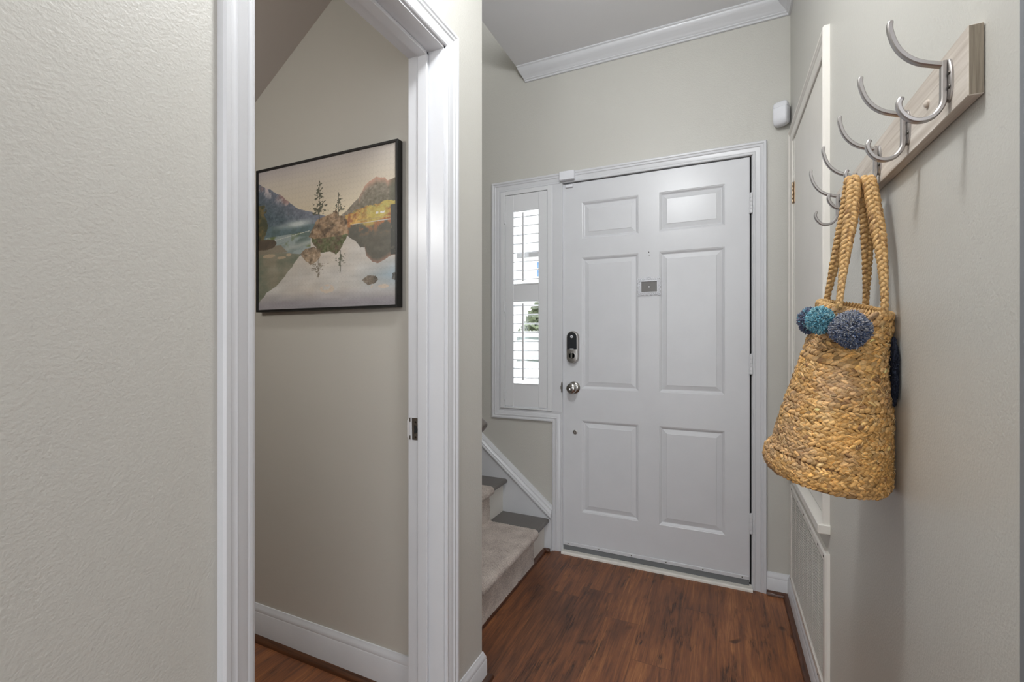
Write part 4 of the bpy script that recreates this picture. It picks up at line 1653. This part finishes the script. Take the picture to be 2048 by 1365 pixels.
def pompom(center, r, colsA, n, seed, squash=(1, 1, 1), label='', dyed_shaded=True):
    rg = np.random.default_rng(seed)
    m = MB()
    cols = []
    c = Vector(center)
    # core
    core = []
    for i in range(9):
        a = PI * i / 8
        core.append([(c.x + r * .8 * math.sin(a) * math.cos(2 * PI * k_ / 14) * squash[0], c.y + r * .8 * math.sin(a) * math.sin(2 * PI * k_ / 14) * squash[1], c.z + r * .8 * math.cos(a) * squash[2]) for k_ in range(14)])
    m.loft(core)
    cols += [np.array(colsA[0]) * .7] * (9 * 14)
    for i in range(n):
        d = Vector(rg.normal(size=3)).normalized()
        a = d.orthogonal().normalized()
        b = d.cross(a)
        cu = (a * rg.normal() + b * rg.normal()) * .55
        lob = 1 + .035 * math.sin(d.x * 5 + seed) + .035 * math.sin(d.z * 6 + d.y * 4 + seed * 2)
        L_ = r * (.985 + rg.normal() * .035) * lob
        w = .00085 + .0004 * rg.random()
        k_lo = .5 - .5 * d.z  # lower strands take the darker blues: yarn dye plus painted underside shading
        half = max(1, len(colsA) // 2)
        cidx = colsA[int(rg.integers(half)) + (half if rg.random() < .15 + .7 * k_lo else 0)] if dyed_shaded else colsA[int(rg.integers(len(colsA)))]
        shade = .82 + .34 * rg.random()
        rings = []
        for t_, rr in ((.70, 1), (.88, 1.1), (.97, 1.15), (1.0, .5)):
            q = d * (L_ * t_) + cu * (L_ * (t_ - .7) * .55)
            ctr = Vector((c.x + q.x * squash[0], c.y + q.y * squash[1], c.z + q.z * squash[2]))
            rings.append([ctr + (a * math.cos(2 * PI * k_ / 4) + b * math.sin(2 * PI * k_ / 4)) * w * rr for k_ in range(4)])
            cols += [np.array(cidx) * shade] * 4
        m.loft(rings)
    o = m.obj('pompom', M['yarn'], bag, smooth=True, angle=80)
    ca = o.data.color_attributes.new('tint', 'FLOAT_COLOR', 'POINT')
    cc = np.clip(np.array(cols) / 255, 0, 1)
    c4 = np.ones((len(cols), 4), np.float32)
    c4[:, :3] = np.where(cc <= .04045, cc / 12.92, ((cc + .055) / 1.055) ** 2.4)
    ca.data.foreach_set('color', c4.ravel())
    o['label'] = label
    return o


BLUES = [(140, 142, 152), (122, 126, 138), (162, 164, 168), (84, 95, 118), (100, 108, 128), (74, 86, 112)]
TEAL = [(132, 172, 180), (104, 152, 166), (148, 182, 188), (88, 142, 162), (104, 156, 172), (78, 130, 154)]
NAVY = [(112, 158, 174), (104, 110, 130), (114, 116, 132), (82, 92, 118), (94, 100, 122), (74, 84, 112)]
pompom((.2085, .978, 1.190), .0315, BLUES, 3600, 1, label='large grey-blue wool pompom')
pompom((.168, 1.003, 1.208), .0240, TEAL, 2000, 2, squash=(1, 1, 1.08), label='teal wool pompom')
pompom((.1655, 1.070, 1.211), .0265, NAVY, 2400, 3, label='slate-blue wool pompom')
pompom((.2840, 1.030, 1.116), .0205, [(36, 40, 52), (46, 50, 62), (30, 33, 44)], 1800, 4, squash=(.28, .8, 2.9), label='dark blue wool tassel behind the bag', dyed_shaded=False)

# loose fibres sticking out of the weave
fb = MB()
fcols = []
for i in range(520):
    a = PI + rng.random() * PI * 1.0 - .1
    z = .92 + rng.random() * .30
    ax_, bx_ = np.interp(z, LVa[:, 0], LVa[:, 2]), np.interp(z, LVa[:, 0], LVa[:, 3])
    cx_ = np.interp(z, LVa[:, 0], LVa[:, 1])
    p = Vector((cx_ + ax_ * math.cos(a), 1.083 + bx_ * math.sin(a), z))
    nrm = Vector((math.cos(a), math.sin(a), 0))
    tg = Vector((-math.sin(a), math.cos(a), 0))
    p = p + nrm * .002
    L_ = .006 + .012 * rng.random()
    c1, c2, c3 = np.clip(rng.normal(size=3), -1.1, 1.1)
    pts = []
    for t_ in (0, .3, .6, 1):
        pts.append(p + nrm * (.0045 * math.sin(t_ * PI * .8)) + tg * (L_ * t_ * c1 * .5) + Vector((0, 0, 1)) * (L_ * (t_ * c2 * .5 + t_ * t_ * c3 * .4)))
    for q in pts:
        q.x = min(q.x, XR - .003)
    fb.tube(pts, .00035, 3, True)
fo = fb.obj('loose_fibres', simple('straw_fibre', (222, 194, 142), 0.7), bag)
fo['kind'] = 'stuff'
# frayed ends on the handles
# ------------------------------------------------------------ cupboard door on the right wall
to_right = lambda a, b, d: (XR - d, a, b)
cy0, cy1, cz0, cz1 = 1.654, 2.303, .632, 2.040
mb = sweep([(cy0, cz0), (cy0, cz1), (cy1, cz1), (cy1, cz0)], CASING, to_right, side=-1)
t6 = struct(mb.obj('trim_6', M['cream'], smooth=True, angle=30), 'off-white casing of the cupboard door on the right wall', 'casing')
sl_ = MB().box(.2605, XR + .03, 1.590, 2.368, .603, .632, ch=.003)
sl_.obj('sill', M['cream'], t6)
d3 = MB()
d3.box(XR - .003, XR - .0005, cy0 + .002, cy1 - .030, .640, cz1 - .006)
d3o = struct(d3.obj('door_2', M['cream']), 'plain off-white cupboard door in the right wall', 'door')
jm = MB()
jm.box(XR - .004, XR - .0005, cy1 - .028, cy1 + .001, .632, cz1)
jm.obj('jamb_strip', M['cream'], t6)
for hz in (1.805, .90):
    h = MB()
    for k_ in range(5):
        h.lathe([(.0045, 0), (.0052, .001), (.0052, .017), (.0045, .018)], (XR - .0085, cy1 - .029, hz - .045 + k_ * .018), 'Z', 12)
    h.box(XR - .005, XR - .003, cy1 - .045, cy1 - .012, hz - .045, hz + .045)
    h.obj('hinge', M['brass'], d3o, smooth=True)['label'] = 'worn metal hinge'

ge = MB().box(XR - .0005, .41, .660, .6668, 0, ZC)  # thin strip over the wall end, darker grey than the wall
struct(ge.obj('trim_7', simple('grey_corner_face', (128, 131, 136), 0.5)), 'darker grey corner face at the end of the right wall', 'corner')

# ------------------------------------------------------------ return air grille
gy0, gy1, gz0, gz1 = 1.594, 2.335, .108, .545
gr = thing('air_vent', 'large white louvred return air grille low on the right wall', 'vent', (XR, (gy0 + gy1) / 2, gz0))
f = MB()
GP = [(0, .001), (0, .0035), (.003, .006), (.022, .006), (.028, .0035), (.030, 0), (0, 0)]
GP = [(0, 0), (0, .010), (.003, .0125), (.024, .0125), (.029, .008), (.031, 0)]
f = sweep([(gy0 + .031, gz0 + .031), (gy0 + .031, gz1 - .031), (gy1 - .031, gz1 - .031), (gy1 - .031, gz0 + .031)], GP, to_right, closed=True, side=-1)
f.obj('vent_frame', M['cream'], gr, smooth=True, angle=30)
MB().box(XR - .0015, XR - .0003, gy0 + .03, gy1 - .03, gz0 + .03, gz1 - .03).obj('backing', M['vent_back'], gr)
lv = MB()
nl2 = 38
for i in range(nl2):
    z = gz0 + .034 + (gz1 - gz0 - .068) * (i + .5) / nl2
    lv.loft([[(XR - .0085, y, z + .0042), (XR - .0090, y, z + .0022), (XR - .0010, y, z - .0040), (XR - .0010, y, z - .0022)] for y in (gy0 + .030, gy1 - .030)])
lv.obj('louvre_slats', M['cream'], gr)
dv = MB()
for k_ in range(1, 7):
    y = gy0 + .031 + (gy1 - gy0 - .062) * k_ / 7
    dv.box(XR - .0082, XR - .001, y - .0016, y + .0016, gz0 + .03, gz1 - .03)
dv.obj('vent_bars', M['cream'], gr)
for (y, z) in [(gy0 + .018, gz1 - .014), (1.70, gz1 - .014), (1.83, gz1 - .014), (1.97, gz1 - .014), (2.12, gz1 - .014), (2.28, gz1 - .014), (gy1 - .014, gz0 + .02), (1.98, gz0 + .014), (1.70, gz0 + .014)]:
    MB().lathe([(.0042, 0), (.0036, .0014), (0, .0022)], (XR - .0123, y, z), 'X', 12, sgn=-1).obj('screw', M['screw'], gr, smooth=True)

# ------------------------------------------------------------ motion detector in the corner
md = thing('motion_detector', 'white corner motion detector between the front door and cupboard door', 'sensor', (.262, YB - .03, 2.20))
m = MB()
ang = math.radians(-28)


def rect(w, d, z, cx_, cy_, r=.010, bulge=0):
    pts = []
    for sx, sy, a0 in ((1, 1, 0), (-1, 1, PI / 2), (-1, -1, PI), (1, -1, 1.5 * PI)):
        for k_ in range(4):
            a = a0 + PI / 2 * k_ / 3
            pts.append((sx * (w / 2 - r) + r * math.cos(a), sy * (d / 2 - r) + r * math.sin(a)))
    return [(cx_ + a * math.cos(ang) - b * math.sin(ang), cy_ + a * math.sin(ang) + b * math.cos(ang), z) for a, b in pts]


cx_, cy_ = .250, 2.378
zs = [(2.147, .040, .022, .010), (2.152, .054, .036, .004), (2.175, .060, .046, 0), (2.2215, .060, .047, 0), (2.2225, .057, .044, 0), (2.2235, .060, .046, 0), (2.243, .058, .040, .002), (2.252, .048, .028, .006)]
m.loft([rect(w, d, z, cx_, cy_ + o_) for z, w, d, o_ in zs])
m.obj('detector_body', M['plastic'], md, smooth=True, angle=50)
MB().box(.240, .288, 2.398, YB - .0005, 2.165, 2.235, ch=.004).obj('mount', M['plastic'], md)

# ------------------------------------------------------------ pendant globe lamps (above and beside the frame)
def soffit_z(x):
    return 2.399 - (-1.271 - x) * sl


for nm, L_, r, top, lab in (('pendant_lamp', LAMP_A, .12, ZC, 'round glass pendant lamp under the hall ceiling'), ('pendant_lamp', LAMP_C, .09, soffit_z(LAMP_C[0]) + .01, 'small round glass lamp in the small room')):
    t = thing(nm, lab, 'lamp', (L_[0], L_[1], top))
    m = MB().lathe([(.05, top - L_[2]), (.05, top - L_[2] - .02), (.008, top - L_[2] - .03), (.008, r + .02), (.03, r + .012), (.03, r - .008)], L_, 'Z', 32)
    m.obj('lamp_stem', M['nickel'], t, smooth=True)
    m = MB().lathe([(r * math.sin(a), -r * math.cos(a)) for a in [.02 + (PI - .3) * k_ / 14 for k_ in range(15)]], L_, 'Z', 32)
    m.f = m.f[:-2]
    m.m = m.m[:-2]
    m.obj('lamp_shade', M['glass'], t, smooth=True)

# added fill lamp behind the camera: the shade is open glass round the bulb light
t = thing('fill_lamp', 'added fill lamp with a round glass shade behind the camera', 'lamp', (FILL_F[0], FILL_F[1], 0))
m = MB().lathe([(.15, 0), (.15, .012), (.03, .022), (.012, .03), (.012, FILL_F[2] - .17), (.05, FILL_F[2] - .165), (.05, FILL_F[2] - .15)], (FILL_F[0], FILL_F[1], 0), 'Z', 32)
m.obj('lamp_stand', M['nickel'], t, smooth=True)
m = MB().lathe([(.17 * math.sin(a), -.17 * math.cos(a)) for a in [.3 + (PI - .6) * k_ / 14 for k_ in range(15)]], FILL_F, 'Z', 32)
m.f = m.f[:-2]
m.m = m.m[:-2]
m.obj('lamp_shade', M['glass'], t, smooth=True)

# ------------------------------------------------------------ outdoors, seen through the louvres
gd = MB().box(-30, 20, 2.56, 40, -.30, -.15)
struct(gd.obj('ground', M['concrete']), 'pale pavement outside the front door', 'ground')

hs = thing('neighbour_house', 'white house across the street seen through the sidelight', 'building', (-8.2, 18.0, -.15))
w = MB()
w.add([(-16, 18, -.15), (-4.4, 18, -.15), (-4.4, 18, 6.4), (-10.2, 18, 9.0), (-16, 18, 6.4), (-16, 26, -.15), (-4.4, 26, -.15), (-4.4, 26, 6.4), (-10.2, 26, 9.0), (-16, 26, 6.4)],
      [(0, 1, 2, 3, 4), (9, 8, 7, 6, 5), (0, 5, 6, 1), (1, 6, 7, 2), (0, 4, 9, 5)])
w.obj('house_wall', M['siding'], hs)
r_ = MB()
r_.add([(-4.0, 17.6, 6.2), (-10.2, 17.6, 9.1), (-10.2, 26.4, 9.1), (-4.0, 26.4, 6.2), (-16.4, 17.6, 6.2), (-16.4, 26.4, 6.2), (-4.0, 17.6, 6.35), (-10.2, 17.6, 9.3), (-10.2, 26.4, 9.3), (-4.0, 26.4, 6.35), (-16.4, 17.6, 6.35), (-16.4, 26.4, 6.35)],
       [(0, 3, 2, 1), (1, 2, 5, 4), (6, 7, 8, 9), (7, 10, 11, 8), (0, 1, 7, 6), (1, 4, 10, 7), (3, 9, 8, 2), (2, 8, 11, 5), (0, 6, 9, 3), (4, 5, 11, 10)])
r_.obj('roof', M['roof'], hs)
MB().box(-12, -4.4, 17.9, 18.0, 4.75, 4.95).obj('fascia_band', M['roof'], hs)
for (a0, a1, b0, b1) in ((-7.05, -6.85, 3.9, 4.5), (-9.4, -8.5, 3.4, 4.6), (-12.5, -11.6, 3.4, 4.6)):
    wo = MB().box(a0 - .06, a1 + .06, 17.95, 18.01, b0 - .06, b1 + .06).obj('window', M['siding'], hs)
    MB().box(a0, a1, 17.94, 17.96, b0, b1).obj('window_pane', M['blueglass'], wo)
for (a0, a1, b0, b1) in ((-6.95, -6.62, 5.35, 6.2), (-8.3, -8.0, 5.3, 6.3)):
    MB().box(a0, a1, 17.93, 18.0, b0, b1).obj('window_shutter', M['tan'], hs)

# parked car, nose towards the house front
car = thing('parked_car', 'white car parked outside, glimpsed between the shutter louvres', 'car', (-3.55, 8.6, -.15))
cb = MB()


def carsec(yl, w_, zlo, zhi, crown):
    pts = []
    for k_ in range(12):
        a = -PI / 2 + 2 * PI * k_ / 12
        ca_, sa_ = math.cos(a), math.sin(a)
        pts.append((math.copysign(abs(ca_) ** .45, ca_) * w_ / 2, yl, (zlo + zhi) / 2 + math.copysign(abs(sa_) ** .6, sa_) * (zhi - zlo) / 2))
    return pts


def place(p):
    a = math.radians(18)
    return (-3.55 + p[0] * math.cos(a) - p[1] * math.sin(a), 8.6 + p[0] * math.sin(a) + p[1] * math.cos(a), p[2] - .15)


secs = [(-2.25, 1.4, .42, .62), (-2.2, 1.62, .30, .74), (-2.0, 1.76, .25, .84), (-1.2, 1.80, .22, .96), (-.6, 1.80, .22, 1.0), (1.4, 1.80, .22, 1.02), (1.95, 1.76, .25, 1.0), (2.2, 1.6, .35, .9), (2.25, 1.4, .45, .75)]
cb.loft([[place(p) for p in carsec(y, w_, a, b, 0)] for y, w_, a, b in secs])
cb.obj('car_body', M['carpaint'], car, smooth=True, angle=50)
cab = MB()
cab.loft([[place(p) for p in carsec(y, w_, .9, b, 0)] for y, w_, b in ((-1.15, 1.35, .98), (-.35, 1.42, 1.42), (0, 1.42, 1.50), (.8, 1.42, 1.50), (1.2, 1.4, 1.44), (1.9, 1.35, 1.0))])
cab.obj('car_cabin', M['carglass'], car, smooth=True, angle=50)
rf_ = MB()
rf_.loft([[place(p) for p in carsec(y, 1.36, b - .05, b + .02, 0)] for y, b in ((-.38, 1.42), (0, 1.50), (.8, 1.50), (1.2, 1.45))])
rf_.obj('car_roof', M['carpaint'], car, smooth=True, angle=50)
for sx in (-1, 1):
    q = MB()
    q.loft([[place((sx * .62 + a, -2.19 + dy + abs(a) * .12, .66 + b)) for a, b in ((-.20, -.05), (.20, -.07), (.22, .05), (-.16, .07))] for dy in (-.04, .05)])
    q.obj('headlamp', M['lens'], car)
    for yy in (-1.4, 1.4):
        wv = MB()
        wv.loft([[place((sx * .88 + dx, yy + r0_ * math.cos(2 * PI * k_ / 24), .32 + r0_ * math.sin(2 * PI * k_ / 24))) for k_ in range(24)] for dx, r0_ in ((-.11, .30), (-.09, .32), (.05, .32), (.07, .29), (.06, .20), (.04, .06))])
        wv.obj('wheel', M['tyre'], car, smooth=True)
gq = MB()
gq.loft([[place((a, -2.25 + dy, .52 + b)) for a, b in ((-.38, -.06), (.38, -.06), (.42, .06), (-.42, .06))] for dy in (-.02, .04)])
gq.obj('front_grille', M['lens'], car)

sb = MB()
rg = np.random.default_rng(5)
for i in range(1400):
    a = rg.random() * 2 * PI
    h = rg.random()
    r0_ = (1.3 * (1 - h) ** .8 + .1) * (.7 + .3 * rg.random())
    c = Vector((-5.0 + r0_ * math.cos(a), 13.2 + r0_ * math.sin(a), .1 + 2.3 * h))
    d1 = Vector(rg.normal(size=3)).normalized() * .13
    d2 = d1.orthogonal().normalized() * .06
    sb.add([c - d1, c + d2, c + d1, c - d2], [(0, 1, 2, 3)])
sb.tube([(-5.0, 13.2, -.15), (-5.0, 13.2, 1.8)], .08, 8)
tag(sb.obj('shrub', M['leaf']), 'grey-green cone shaped shrub outside behind the white car', 'shrub')
